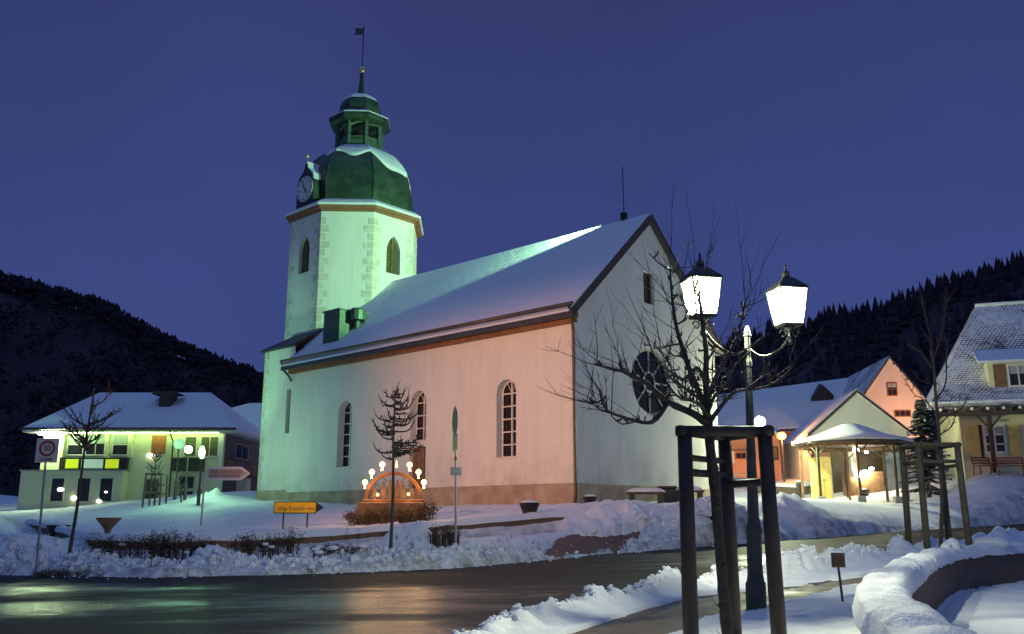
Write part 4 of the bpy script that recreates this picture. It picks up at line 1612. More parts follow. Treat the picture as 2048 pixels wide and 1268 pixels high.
TD = 9.8
near_tree = thing('bare_tree', 'knobbly bare fruit tree rising out of the brown timber guard in front of the lantern', 'tree', at(1456, 1275, TD))
NT = near_tree.location
def T(u, v, dy=0.0):
    return at(u, v, TD + dy) - NT


mb = MB()
gnd = T(1456, 1275) + V(0, 0, -0.25)
tr = limb(mb, [gnd, T(1455, 1268), T(1447, 1180), T(1438, 1080), T(1430, 980), T(1421, 900), T(1416, 845)], 0.060, 0.052, 9, 0.35)
for p in tr:
    if random.random() < 0.35:
        spur(mb, p + V(random.uniform(-.04, .04), -0.04, 0), 0.018)
trunk = mb.build('trunk', M['bark'], near_tree, smooth=True)
mb = MB()
LIMBS = [
    ([(1416, 848), (1388, 828), (1352, 812), (1320, 792), (1296, 768), (1268, 752), (1246, 742), (1240, 722)], 0.045, 0.017, (0, -.1, -.2, -.3, -.4, -.5, -.6, -.6)),
    ([(1336, 803), (1322, 826), (1302, 845), (1272, 842), (1240, 832), (1215, 822), (1204, 800), (1200, 780)], 0.026, 0.010, (-.25, -.3, -.4, -.5, -.6, -.65, -.7, -.7)),
    ([(1416, 840), (1404, 800), (1384, 752), (1366, 700), (1352, 650), (1345, 600), (1340, 540)], 0.038, 0.012, (0, .1, .2, .3, .35, .4, .4)),
    ([(1415, 820), (1412, 760), (1412, 700), (1404, 640), (1398, 580)], 0.040, 0.013, (0, .05, -.1, -.2, -.2)),
    ([(1418, 845), (1440, 815), (1456, 795), (1480, 780), (1515, 778), (1550, 765), (1580, 740)], 0.030, 0.008, (0, .15, .3, .4, .45, .5, .5)),
    ([(1416, 800), (1436, 745), (1462, 700), (1482, 650), (1490, 600)], 0.028, 0.010, (0, .2, .3, .4, .5)),
    ([(1412, 770), (1394, 735), (1366, 760), (1340, 742), (1316, 726), (1300, 690)], 0.022, 0.008, (0, -.3, -.4, -.5, -.55, -.6)),
    ([(1404, 800), (1372, 778), (1350, 760), (1340, 730), (1318, 700)], 0.020, 0.008, (0, .3, .5, .6, .7)),
    ([(1417, 835), (1400, 810), (1376, 800), (1352, 790), (1330, 760)], 0.020, 0.009, (0, -.4, -.7, -.9, -1.0)),
    ([(1416, 825), (1430, 790), (1452, 768), (1470, 730), (1500, 705)], 0.020, 0.008, (0, -.4, -.6, -.8, -.9)),
]
LP = []
for px, r0, r1, dy in LIMBS:
    q = limb(mb, [T(u, v, d) for (u, v), d in zip(px, dy)], r0, r1, 7, 0.5)
    LP.append((q, r0, r1))
    for i, p in enumerate(q):
        if i > 3 and random.random() < 0.62:
            spur(mb, p, max(0.008, r1 * 0.9))
for q, r0, r1 in list(LP):                             # crooked side branches
    for i in range(6, len(q), 3):
        if random.random() < 0.62:
            o_ = (q[i] - T(1416, 840)).normalized()
            d_ = V(o_.x * 0.6 + random.uniform(-1, 1), random.uniform(-1, 1), random.uniform(-0.25, 0.8)).normalized()
            L_ = random.uniform(0.14, 0.42)
            a_ = q[i]
            b_ = a_ + d_ * L_ * 0.5 + V(0, 0, random.uniform(-.05, .05))
            c_ = b_ + (d_ + V(random.uniform(-.5, .5), 0, random.uniform(0, .7))).normalized() * L_ * 0.5
            qq = limb(mb, [a_, b_, c_], r1 * 1.05, 0.006, 5, 0.6)
            LP.append((qq, 0.01, 0.006))
            for p_ in qq[1:]:
                if random.random() < 0.6:
                    spur(mb, p_, 0.010)
mb.build('limbs', M['bark'], near_tree, smooth=True)
mb = MB()
for q, r0, r1 in LP:                                   # long straight water shoots
    for i, p in enumerate(q):
        t = i / len(q)
        if random.random() < 0.30 + 0.25 * t:
            out = (p - T(1416, 840)) * 0.45
            d = Vector((out.x + random.uniform(-.9, .9), out.y + random.uniform(-.9, .9), random.uniform(-0.1, 1.3)))
            shoot(mb, p, d, random.uniform(0.2, 0.75), 0.0068, 0.16, 4, random.choice((1, 2, 2, 3)))
for a, b in (((1340, 545), (1345, 360)), ((1340, 560), (1300, 480)), ((1398, 585), (1372, 380)), ((1398, 590), (1440, 430)), ((1490, 605), (1470, 395)), ((1490, 605), (1566, 455)), ((1488, 620), (1520, 480)),
             ((1240, 725), (1215, 580)), ((1240, 730), (1150, 690)), ((1262, 748), (1200, 640)), ((1200, 785), (1135, 680)), ((1200, 790), (1130, 760)), ((1210, 815), (1135, 800)), ((1302, 690), (1220, 575)), ((1318, 700), (1230, 640)),
             ((1345, 600), (1255, 500)), ((1345, 610), (1290, 520)), ((1580, 742), (1640, 660)), ((1560, 760), (1660, 700)), ((1575, 745), (1600, 640)), ((1500, 705), (1580, 620)), ((1404, 640), (1430, 400)), ((1352, 650), (1320, 560)), ((1480, 650), (1540, 560)), ((1540, 770), (1620, 740))):
    pa, pb = T(*a, random.uniform(-.3, .3)), T(*b, random.uniform(-.5, .5))
    k = 6
    pts = [pa.lerp(pb, i / k) + V(random.uniform(-.015, .015), 0, random.uniform(-.015, .015)) * (i > 0) for i in range(k + 1)]
    mb.tube(pts, [0.0046 * (1 - 0.7 * i / k) for i in range(k + 1)], 4, cap=False)
    for _ in range(2):
        i = random.randint(1, 4)
        shoot(mb, pts[i], (pb - pa).normalized() + V(random.uniform(-.5, .5), random.uniform(-.5, .5), 0.2), random.uniform(.2, .45), 0.0035, 0.08, 3)
mb.build('twigs', M['twig'], near_tree)


def log(mb, a, b, r, n=10):
    mb.tube([a, Vector(a).lerp(Vector(b), 0.5), b], r, n)


def make_guard(name, label, loc, hgt, w, r, m, kind):
    """a timber frame of posts and half-log rails round a young tree"""
    root = thing(name, label, 'tree guard', loc, 0, None)
    h = w / 2
    posts = [(-h, -h), (h, -h), (h, h), (-h, h)] if kind == 4 else [(-h, -h * .6), (h, -h * .6), (h * 0.35, h * 0.95)]
    for i, (x, y) in enumerate(posts):
        mb = MB()
        f = 1.07
        mb.tube([V(x * f, y * f, -0.5), V(x * 1.02, y * 1.02, hgt * 0.6), V(x, y, hgt)], [r * 1.05, r, r * 0.97], 12)
        mb.build('post', m, root, smooth=True)
    n = len(posts)
    for i in range(n):
        a, b = posts[i], posts[(i + 1) % n]
        for z, rr, ov in ((hgt - 0.0, r * 0.72, 0.09), (hgt - (0.42 if i != 1 else .52), r * 0.55, 0.0)) + (((hgt - 0.27, r * 0.45, 0.0),) if kind == 3 and i == 2 else ()):
            if kind == 3 and i == 0 and z < hgt - .1:
                continue
            A, B = V(a[0], a[1], z), V(b[0], b[1], z)
            d = (B - A).normalized()
            mb = MB()
            log(mb, A - d * ov, B + d * ov, rr)
            mb.build('rail', m, root, smooth=True)
    return root


g0 = at(1463, 1268, TD)
gb = atz(1463, 1268, 0.25)
GX = at(1452, 1268, 9.75)
make_guard('tree_guard', 'big dark brown timber tree guard standing in front of the lantern post', V(GX.x + 0.03, 9.75, 0.22), 2.22, 0.83, 0.078, M['post'], 3)

# ------------------------------------------------------------------ twin lantern
LD = 12.0
lb = onroad(1513, 1222)
lamp_root = thing('street_lamp', 'tall iron post with two lit square lanterns behind the brown tree guard', 'street lamp', (lb.x, lb.y, lb.z - 0.03))
LZ = lamp_root.location.z
ltop = at(1494, 668, lb.y)
H = ltop.z - LZ
lean = (ltop.x - lb.x)
mb = MB()
def lx(z):
    return lean * z / H
prof = [(0.143, -0.2), (0.143, 0.40), (0.125, 0.43), (0.110, 0.52), (0.106, 1.05), (0.118, 1.08), (0.118, 1.13), (0.098, 1.18), (0.084, 1.3), (0.066, 2.2), (0.048, H - 0.5), (0.062, H - 0.48), (0.062, H - 0.42), (0.045, H - 0.36), (0.042, H - 0.05), (0.06, H - 0.03), (0.042, H + 0.05), (0.02, H + 0.12)]
k0 = len(mb.v)
mb.lathe(prof, 12)
mb.v = [(p[0] + lx(p[2]), p[1], p[2]) for p in mb.v]
mb.build('pole', M['grey_iron'], lamp_root, smooth=False)
lant = [(at(1405, 632, lb.y - 0.36), at(1405, 560, lb.y - 0.36), at(1440, 560, lb.y - .36)), (at(1578, 650, lb.y + 0.30), at(1578, 580, lb.y + 0.30), at(1612, 580, lb.y + .3))]
for i, (b, t, e) in enumerate(lant):
    b, t = b - lamp_root.location, t - lamp_root.location
    w1 = 0.225
    w0 = 0.15
    ang = radians(12)
    hh = t.z - b.z
    mb = MB()                                         # arm with a scroll
    c = V(lx(H - 0.25), 0, H - 0.22)
    end = V(b.x, b.y, b.z - 0.17)
    mid = c.lerp(end, 0.5) + V(0, 0, -0.20)
    limb(mb, [c, c.lerp(end, .25) + V(0, 0, -.16), mid, c.lerp(end, .8) + V(0, 0, -.14), end], 0.028, 0.024, 7)
    mb.lathe([(0.03, -0.30), (0.055, -0.26), (0.03, -0.2), (0.028, -0.10), (0.08, -0.05), (0.10, -0.01)], 10, tuple(b))
    for s in (-1, 1):
        mb.tube([V(b.x + s * (0.10 + 0.05 * cos(q)), b.y, b.z - 0.13 + 0.05 * sin(q)) for q in np.linspace(0, 5, 9)], 0.010, 5)
    mb.build('arm', M['iron'], lamp_root, smooth=True)
    R4 = [(cos(ang + pi / 4 + k * pi / 2) * sqrt(2), sin(ang + pi / 4 + k * pi / 2) * sqrt(2)) for k in range(4)]
    lt = MB()
    lt.box((-1e-3, -1e-3, -1e-3), (1e-3, 1e-3, 1e-3), xf=lambda p: p + b)
    for k in range(4):                                # corner bars, top and bottom frames
        x, y = R4[k]
        x2, y2 = R4[(k + 1) % 4]
        lt.tube([V(b.x + x * w0, b.y + y * w0, b.z), V(b.x + x * w1, b.y + y * w1, t.z)], 0.014, 5)
        for w_, z_, r_ in ((w0, b.z, 0.016), (w1, t.z, 0.016)):
            lt.tube([V(b.x + x * w_, b.y + y * w_, z_), V(b.x + x2 * w_, b.y + y2 * w_, z_)], r_, 5)
    lt.lathe([(w0 * 1.42, -0.03), (w0 * 1.42, -0.005)], 4, tuple(b), 0, ang + pi / 4)
    la = lt.build('lantern', M['iron'], lamp_root)
    hd = MB()
    hd.lathe([(w1 * 1.47, 0.0), (w1 * 1.42, 0.02), (w1 * 1.0, 0.09), (w1 * 0.5, 0.17), (0.06, 0.19), (0.06, 0.24), (0.075, 0.25), (0.025, 0.29), (0.016, 0.33), (0.022, 0.35), (0.005, 0.42)], 4, (b.x, b.y, t.z + 0.012), 0, ang + pi / 4)
    hd.build('hood', M['iron'], lamp_root)
    gl = MB()
    for k in range(4):
        x, y = R4[k]
        x2, y2 = R4[(k + 1) % 4]
        f = 0.975
        gl.quad(V(b.x + x * w0 * f, b.y + y * w0 * f, b.z + .01), V(b.x + x2 * w0 * f, b.y + y2 * w0 * f, b.z + .01), V(b.x + x2 * w1 * f, b.y + y2 * w1 * f, t.z - .01), V(b.x + x * w1 * f, b.y + y * w1 * f, t.z - .01))
    gl.build('lantern_glass', M['lantern_glass'], la)
    lamp('lantern_light', 'POINT', lamp_root.location + V(b.x, b.y, b.z + hh * 0.5), 1900, (0.96, 1.0, 0.72), 0.06)

# small brown notice on a stick
p = onroad(1684, 1213)
root = thing('marker_sign', 'small brown square sign on a thin stake in the snow right of the lantern post', 'sign', (p.x, p.y, p.z - 0.05))
mb = MB()
mb.tube([V(0.03, 0, -0.2), V(0, 0, 0.40), V(-0.02, 0, 0.74)], 0.018, 8)
mb.build('stake', M['green_post'], root)
mb = MB()
mb.box((-0.11, -0.035, 0.58), (0.08, -0.02, 0.78))
mb.build('sign_plate', M['brown_wood'], root)

#@@MID
# ------------------------------------------------------------------ young trees on the terrace
def pleached(name, label, base, top, crown0, wid, kind, seed):
    random.seed(seed)
    root = thing(name, label, 'tree', base)
    h = (top - base).length
    ax = (top - base)
    mb = MB()
    tl = limb(mb, [V(0, 0, -0.3), V(0, 0, 0), ax * 0.35 + V(.02, 0, 0), ax * 0.7 + V(-.02, 0, 0), ax * 0.97], 0.055, 0.018, 8, 0.25)
    mb.build('trunk', M['bark'], root, smooth=True)
    mb = MB()
    c0 = crown0
    if kind == 'tier':
        nt_ = 9
        for i in range(nt_):
            s = i / (nt_ - 1)
            r = wid * (1.0 - 0.55 * s ** 1.3) * (0.75 if i == 0 else 1)
            for q in range(5):
                z0 = ax * min(0.97, c0 + (0.97 - c0) * s + random.uniform(-0.03, 0.03))
                a = random.uniform(0, 2 * pi)
                rr = r * random.uniform(0.75, 1.15)
                d = V(cos(a), sin(a), 0)
                pts = [z0, z0 + d * rr * 0.35 + V(0, 0, -0.02), z0 + d * rr * 0.75 + V(0, 0, 0.02), z0 + d * rr + V(0, 0, random.uniform(-0.05, 0.25))]
                ql = limb(mb, pts, 0.026, 0.015, 5, 0.7)
                for p in ql:
                    if random.random() < 0.4:
                        spur(mb, p, 0.018)
                for _ in range(2):
                    shoot(mb, ql[-1], d * 0.3 + V(random.uniform(-.4, .4), random.uniform(-.4, .4), 0.8), random.uniform(0.12, 0.3), 0.009, 0.15, 3)
        for _ in range(8):
            shoot(mb, ax * random.uniform(0.9, 0.98), V(random.uniform(-.4, .4), random.uniform(-.4, .4), 1), random.uniform(0.2, 0.45), 0.006, 0.1, 3)
    else:
        for i in range(26):
            s = random.random()
            z0 = ax * (c0 + (0.96 - c0) * s)
            a = random.uniform(0, 2 * pi)
            d = V(cos(a), sin(a), 0)
            r = wid * (0.55 + 0.6 * (1 - abs(s - 0.45) * 1.6)) * random.uniform(0.6, 1)
            pts = [z0, z0 + d * r * 0.55 + V(0, 0, 0.14 * h / 4), z0 + d * r + V(0, 0, 0.42 * h / 4)]
            ql = limb(mb, pts, 0.026, 0.010, 5, 0.5)
            for p in ql[2:]:
                if random.random() < 0.4:
                    spur(mb, p, 0.014)
                if random.random() < 0.4:
                    shoot(mb, p, d * 0.6 + V(random.uniform(-.9, .9), random.uniform(-.9, .9), 0.6), random.uniform(0.15, 0.4), 0.010, 0.15, 3, 1)
    mb.build('branches', M['bark'], root)
    return root


def on_ground(u, v, y0=8.0, y1=90.0, skip=0.0):
    """first point where the ray of a photo pixel meets the ground"""
    ys = np.linspace(y0, y1, 1600)
    d = ray(u, v)
    k = ys / d[1]
    z = ZC + d[2] * k
    g = ground(d[0] * k, ys)
    i = np.where(z < g)[0]
    if len(i) == 0:
        return at(u, v, y1)
    return Vector((d[0] * k[i[0]], ys[i[0]], g[i[0]]))


b = at(781, 1103, 25.6)
b.z = gz(b.x, b.y)
pleached('young_tree', 'slim young tree with short knobbly branches in front of the candle arch', b, at(791, 778, 25.6), 0.57, 0.82, 'tier', 11)
b = at(140, 1090, 24.5)
b.z = gz(b.x, b.y)
pleached('young_tree', 'slim bare young tree with upswept branches in front of the shop building', b, at(186, 795, 24.5), 0.66, 0.72, 'fan', 12)

# tall signpost with street names seen edge on
b = at(912, 1092, 26.2)
b.z = gz(b.x, b.y)
top = at(911, 812, 26.2)
root = thing('sign_post', 'tall thin post with two green edge-on signs in front of the church wall', 'signpost', b)
ax = top - b
mb = MB()
mb.tube([V(0, 0, -0.3), ax], 0.032, 8)
mb.build('pole', M['steel'], root)
for j, (za, zb, rot, wd) in enumerate(((0.80, 0.985, radians(68), 0.30), (0.69, 0.805, radians(74), 0.5))):
    mb = MB()
    c = ax * ((za + zb) / 2)
    hh = ax.length * (zb - za) / 2
    dx, dy = cos(rot), -sin(rot)
    if j == 0:
        pl = [(wd * 0.72 * cos(2 * pi * i / 20), hh * sin(2 * pi * i / 20)) for i in range(20)]
    else:
        pl = [(-wd / 2, -hh), (wd / 2, -hh), (wd / 2, hh), (-wd / 2, hh)]
    A = [c + V(p[0] * dx, p[0] * dy - 0.04, p[1]) for p in pl]
    B = [p + V(dy, -dx, 0) * 0.03 for p in A]
    n = len(A)
    mb.add(A + B, [tuple(range(n)), tuple(range(2 * n - 1, n - 1, -1))] + [(i, (i + 1) % n, n + (i + 1) % n, n + i) for i in range(n)])
    mb.build('sign_plate', M['green_sign'], root)
mb = MB()
c = ax * 0.545
mb.box((c.x - 0.15, -0.05, c.z - 0.11), (c.x + 0.16, -0.036, c.z + 0.12))
mb.build('sign_plate', M['steel'], root)
mb = MB()
c = ax * 0.635
mb.box((c.x - 0.035, -0.05, c.z - 0.05), (c.x + 0.035, -0.034, c.z + 0.05))
mb.build('sticker', M['red_sign'], root)


def strokes(mb, x0, x1, z0, z1, y, seed, gaps=(), w=0.016):
    """illegible lettering: the blurred strokes of the photograph"""
    r = random.Random(seed)
    x = x0
    while x < x1:
        if not any(a < x < b for a, b in gaps):
            hgt = (z1 - z0) * r.choice((0.62, 0.66, 1.0, 0.64))
            mb.box((x, y, z0), (x + w, y + 0.004, z0 + hgt))
            if r.random() < 0.75:
                zz = z0 + hgt * r.choice((0.1, 0.5, 0.85))
                mb.box((x + w + 0.001, y, zz - w * 0.4), (x + w * 2.3, y + 0.004, zz + w * 0.4))
        x += w * 2.9


# yellow direction arrow on two legs
YD = 30.0
a, b2 = at(548, 1015, YD), at(648, 1015, YD)
hh = (at(600, 1003, YD) - at(600, 1027, YD)).z / 2
base = at(566, 1047, YD)
root = thing('direction_sign', 'yellow arrow direction sign pointing right on two short legs in the snow', 'road sign', (a.x, YD, min(gz(a.x + .5, YD), base.z)))
zc = a.z - root.location.z
wd = b2.x - a.x
def arrow_poly(wd, hh, tip):
    return [(0.03, -hh), (wd - tip, -hh), (wd, 0), (wd - tip, hh), (0.03, hh), (0, hh - 0.03), (0, -hh + 0.03)]
mb = MB()
mb.prism(arrow_poly(wd, hh, 0.30), -0.02, 0.02, 0, lambda p: V(p.x, p.z, zc + p.y))
mb.build('backing_plate', M['black'], root)
mb = MB()
mb.prism([(p[0] * 0.965 + 0.02, p[1] * 0.86) for p in arrow_poly(wd, hh, 0.30)[:2]] + [(wd - 0.26, 0.0 - hh * .72), (wd - 0.26, hh * .72)] + [(p[0] * 0.965 + 0.02, p[1] * 0.86) for p in arrow_poly(wd, hh, 0.30)[3:]], 0.024, 0.03, 0, lambda p: V(p.x, -p.z, zc + p.y))
mb.build('sign_face', M['yellow_sign'], root)
mb = MB()
strokes(mb, 0.16, 0.40, zc - hh * 0.42, zc + hh * 0.30, -0.037, 3, w=0.026)
strokes(mb, 0.50, 0.98, zc - hh * 0.42, zc + hh * 0.30, -0.037, 5, w=0.026)
strokes(mb, 1.08, 1.32, zc - hh * 0.42, zc + hh * 0.22, -0.037, 8, w=0.018)
mb.build('lettering', M['brown_mark'], root)
for u in (566, 614):
    x = at(u, 1040, YD).x - a.x
    mb = MB()
    mb.tube([V(x, 0.03, -0.4), V(x, 0.03, zc - hh * .5)], 0.025, 6)
    mb.build('leg', M['iron'], root)

# white arrow on a tall post
WD = 33.0
a, b2 = at(414, 947, WD), at(501, 947, WD)
hh = (at(450, 934, WD) - at(450, 961, WD)).z / 2
bp = at(400, 1062, WD)
root = thing('direction_sign', 'white arrow sign with brown lettering on a tall post in front of the shop', 'road sign', (bp.x, WD, min(bp.z, gz(bp.x, WD))))
zc = a.z - root.location.z
ox = a.x - bp.x
wd = b2.x - a.x
mb = MB()
mb.prism(arrow_poly(wd, hh, 0.32), -0.015, 0.015, 0, lambda p: V(ox + p.x, p.z, zc + p.y))
mb.build('sign_face', M['white_sign'], root)
mb = MB()
mb.prism([(p[0] * 0.90 + 0.06, p[1] * 0.64) for p in arrow_poly(wd, hh, 0.32)], 0.016, 0.019, 0, lambda p: V(ox + p.x, -p.z, zc + p.y))
mb.build('field', M['tan_field'], root)
mb = MB()
strokes(mb, ox + 0.12, ox + 0.42, zc + 0.02, zc + hh * 0.55, -0.022, 13, w=0.022)
strokes(mb, ox + 0.50, ox + 1.24, zc + 0.02, zc + hh * 0.50, -0.022, 14, w=0.022)
strokes(mb, ox + 0.12, ox + 1.20, zc - hh * 0.55, zc - 0.03, -0.022, 15, gaps=((0.42 + ox, 0.52 + ox),), w=0.022)
mb.build('lettering', M['brown_mark'], root)
mb = MB()
mb.tube([V(0, 0.04, -0.4), V(0.02, 0.04, zc + 0.1)], 0.035, 8)
mb.build('pole', M['steel'], root)
mb = MB()
mb.box((0.0, 0.03, zc - 0.03), (wd * 0.8 + ox, 0.05, zc + 0.03))
mb.build('bracket', M['steel'], root)

# square zone sign on the left
ZD = 23.5
c = at(96, 901, ZD)
bp = at(76, 1115, ZD)
root = thing('zone_sign', 'square white sign with a red ring on a thin pole at the far left', 'road sign', (bp.x, ZD, min(bp.z, gz(bp.x, ZD))))
o3 = c - root.location
mb = MB()
mb.tube([V(0, 0, -0.4), V(o3.x - 0.04, 0, o3.z + 0.3)], 0.03, 8)
mb.build('pole', M['steel'], root)
s = 0.285
mb = MB()
mb.box((o3.x - s, -0.05, o3.z - s * 1.08), (o3.x + s, -0.035, o3.z + s * 1.08))
pl = mb.build('sign_plate', M['white_sign'], root)
mb = MB()
n = 36
cz_ = o3.z + 0.05
vs = [V(o3.x + r * cos(2 * pi * i / n), -0.056, cz_ + r * sin(2 * pi * i / n)) for r in (0.205, 0.15) for i in range(n)]
mb.add(vs, [(i, (i + 1) % n, n + (i + 1) % n, n + i) for i in range(n)])
mb.build('red_ring', M['red_sign'], pl)
text_mesh('30', 0.20, 'lettering', M['brown_mark'], pl, (o3.x, -0.058, cz_), (pi / 2, 0, 0))
text_mesh('ZONE', 0.12, 'lettering', M['brown_mark'], pl, (o3.x, -0.058, o3.z - 0.235), (pi / 2, 0, 0))

# ------------------------------------------------------------------ candle arch
AD = 31.0
cb = at(787, 999, AD)
px = AD / F
gzc = gz(cb.x, AD)
root = thing('candle_arch', 'wooden candle arch with lit electric candles on a leafy bed before the church', 'candle arch', (cb.x, AD, cb.z))
RX, RZ = 57 * px, 54 * px
mb = MB()
n = 30
def ell(k, r, z=0.0):
    a = pi * k / n
    return (RX * r * cos(a), RZ * r * sin(a))
for y0, y1 in ((-0.09, 0.09),):
    for i in range(n):
        o1, o2, i1, i2 = ell(i, 1), ell(i + 1, 1), ell(i, 0.88), ell(i + 1, 0.88)
        for (p, q) in ((o1, o2), (i2, i1)):
            mb.quad(V(p[0], y0, p[1]), V(q[0], y0, q[1]), V(q[0], y1, q[1]), V(p[0], y1, p[1]))
        mb.quad(V(o1[0], y0, o1[1]), V(o2[0], y0, o2[1]), V(i2[0], y0, i2[1]), V(i1[0], y0, i1[1]))
        mb.quad(V(o1[0], y1, o1[1]), V(o2[0], y1, o2[1]), V(i2[0], y1, i2[1]), V(i1[0], y1, i1[1]))
mb.build('arch', M['arch_wood'], root)
mb = MB()
mb.box((-RX - 0.04, -0.14, -0.10), (RX + 0.04, 0.14, 0.0), bev=0.015)
mb.build('base_board', M['arch_wood'], root)
mb = MB()                                             # sawn silhouettes: trees and two figures under the arch
def flat(poly, y=0.0, t=0.02):
    mb.prism(poly, -t / 2, t / 2, 0, lambda p: V(p.x, y - p.z, p.y))
for x, hgt in ((-0.62, 0.42), (-0.34, 0.62), (0.30, 0.60), (0.60, 0.40)):
    pts = [(x - 0.03, 0.0), (x + 0.03, 0.0), (x + 0.03, 0.06)]
    for k in range(3):
        w_ = 0.14 * (1 - k * 0.27)
        z_ = 0.06 + k * hgt * 0.28
        pts += [(x + w_, z_), (x + w_ * 0.5, z_ + hgt * 0.26)]
    pts += [(x, hgt)]
    for k in (2, 1, 0):
        w_ = 0.14 * (1 - k * 0.27)
        z_ = 0.06 + k * hgt * 0.28
        pts += [(x - w_ * 0.5, z_ + hgt * 0.26), (x - w_, z_)]
    pts += [(x - 0.03, 0.06)]
    flat(pts)
for x in (-0.12, 0.12):
    flat([(x - 0.08, 0.0), (x + 0.08, 0.0), (x + 0.06, 0.30), (x + 0.09, 0.42), (x + 0.04, 0.52), (x + 0.05, 0.60), (x, 0.66), (x - 0.05, 0.60), (x - 0.04, 0.52), (x - 0.09, 0.42), (x - 0.06, 0.30)], 0.0)
for i in range(7):
    a = pi * (i + 0.5) / 7
    mb.tube([V(RX * 0.55 * cos(a), 0, 0.12 + RZ * 0.55 * sin(a)), V(RX * 0.89 * cos(a), 0, RZ * 0.89 * sin(a))], 0.018, 5)
mb.build('cut_out', M['brown_wood'], root)
for (u, v) in ((730, 967), (743, 947), (763, 932), (791, 926), (817, 933), (835, 947), (846, 967)):
    x, z = (u - 787) * px, (999 - v) * px
    mb = MB()
    mb.lathe([(0.045, -0.20), (0.05, -0.17), (0.04, -0.15), (0.04, -0.07)], 10, (x, 0, z))
    c = mb.build('candle', M['cloth'], root)
    mb = MB()
    if u == 791:
        mb.lathe([(0.012, -0.07), (0.022, -0.03), (0.018, 0.01), (0.003, 0.05)], 8, (x, 0, z))
    else:
        mb.lathe([(0.03, -0.07), (0.082, -0.03), (0.097, 0.02), (0.082, 0.07), (0.04, 0.105), (0.005, 0.12)], 12, (x, 0, z))
    mb.build('bulb', M['candle'], c, smooth=True)
    if u != 791:
        lamp('candle_light', 'POINT', (cb.x + x, AD - 0.14, cb.z + z + 0.02), 18, (1.0, 0.58, 0.24), 0.05)
for u, v in ((757, 990), (817, 989)):
    x, z = (u - 787) * px, (999 - v) * px
    mb = MB()
    mb.ball((x, -0.16, z), 0.05, 10)
    mb.build('spot_bulb', M['candle'], root, smooth=True)
    lamp('candle_light', 'POINT', (cb.x + x, AD - 0.30, cb.z + z + 0.02), 5, (1.0, 0.58, 0.24), 0.05)
mb = MB()                                             # the dressed pedestal under it
mb.box((-1.15, -0.35, gzc - cb.z - 0.2), (1.05, 0.5, -0.101), bev=0.02)
mb.build('pedestal', M['brown_wood'], root)


def leafy(mb, c, rx, ry, h, n, ls=0.05, up=0.5, stems=40, seed=1):
    """a shrub: thin stems from the ground and many small leaf faces at their ends"""
    r = random.Random(seed)
    for _ in range(stems):
        a = r.uniform(0, 2 * pi)
        q = sqrt(r.random())
        x, y = rx * q * cos(a) * 0.6, ry * q * sin(a) * 0.6
        top = V(c[0] + x * 1.6 + r.uniform(-.08, .08), c[1] + y * 1.6, c[2] + h * r.uniform(0.6, 1.05) * (1 - 0.35 * q * q))
        mid = V(c[0] + x * 1.1, c[1] + y * 1.1, c[2] + h * 0.5)
        mb.tube([V(c[0] + x * 0.7, c[1] + y * 0.7, c[2] - 0.1), mid, top], [0.010, 0.007, 0.003], 3, cap=False)
        for _k in range(n // stems):
            t = r.uniform(0.25, 1.05)
            p = mid.lerp(top, t * 2 - 1) if t > .5 else V(c[0] + x * .7, c[1] + y * .7, c[2]).lerp(mid, t * 2)
            p += V(r.gauss(0, 0.05), r.gauss(0, 0.05), r.gauss(0, 0.04))
            d = V(r.uniform(-1, 1), r.uniform(-1, 1), r.uniform(-0.4, 1)).normalized()
            e = d.cross(V(r.uniform(-1, 1), r.uniform(-1, 1), r.uniform(-1, 1))).normalized()
            s_ = ls * r.uniform(0.5, 1.2)
            mb.add([p, p + d * s_ * 0.5 + e * s_ * 0.3, p + d * s_, p + d * s_ * 0.5 - e * s_ * 0.3], [(0, 1, 2, 3)])


mb = MB()
for i, (x, y) in enumerate(((-1.15, -0.5), (-0.7, -0.6), (-0.2, -0.65), (0.3, -0.6), (0.8, -0.55), (1.15, -0.4), (-1.3, 0.0), (1.25, 0.1))):
    leafy(mb, (cb.x + x, AD + y, gz(cb.x + x, AD + y) - 0.05), 0.40, 0.30, 0.55 + 0.1 * (i % 3), 330, 0.075, 0.5, 22, 40 + i)
tag(mb.build('evergreen_bed', M['leaf']), 'low tangle of brown leafy branches round the foot of the candle arch', 'hedge')

# ------------------------------------------------------------------ shrubs in the verge
SH = [(262, 1100, 25.2, 1.05, 0.85, 'brown leafless shrub nearest the funnel-shaped planter below the terrace wall'),
      (365, 1100, 25.0, 0.80, 0.80, 'dark brown shrub at the foot of the white arrow sign post'),
      (533, 1098, 25.2, 0.82, 0.85, 'rounded dark shrub below the yellow arrow sign'),
      (888, 1090, 27.0, 0.42, 0.75, 'small reddish bare shrub beside the tall edge-on signpost'),
      (680, 1108, 24.8, 0.7, 0.28, 'low snowy shrub poking through the bank left of the young tree'),
      (130, 1112, 23.6, 0.7, 0.30, 'low withered shrub beside the pole of the zone sign')]
for i, (u, v, d, rx, h, lab) in enumerate(SH):
    p = at(u, v, d)
    z = min(gz(p.x, d), p.z + 0.1) - 0.04
    root = thing('shrub', lab, 'shrub', (p.x, d, z))
    mb = MB()
    for k in range(5):
        leafy(mb, (rx * (-0.8 + 0.4 * k), random.uniform(-.2, .2), 0), rx * 0.45, 0.35, h * random.uniform(0.75, 1.1), 640 if i < 3 else 200, 0.055, 0.6, 26, 100 + i * 7 + k)
    mb.build('stems', M['shrub'], root)
    if i in (0, 1, 2, 4):
        mb = MB()
        for k in range(7):
            q = (random.uniform(-rx, rx) * .9, random.uniform(-.35, .1), h * random.uniform(0.15, 0.75))
            mb.ball(q, random.uniform(0.05, 0.11), 6, 0, (1.3, 1, 0.55))
        mb.build('snow_clumps', M['snow'], root, smooth=True)
b = at(1748, 1268, 5.15)
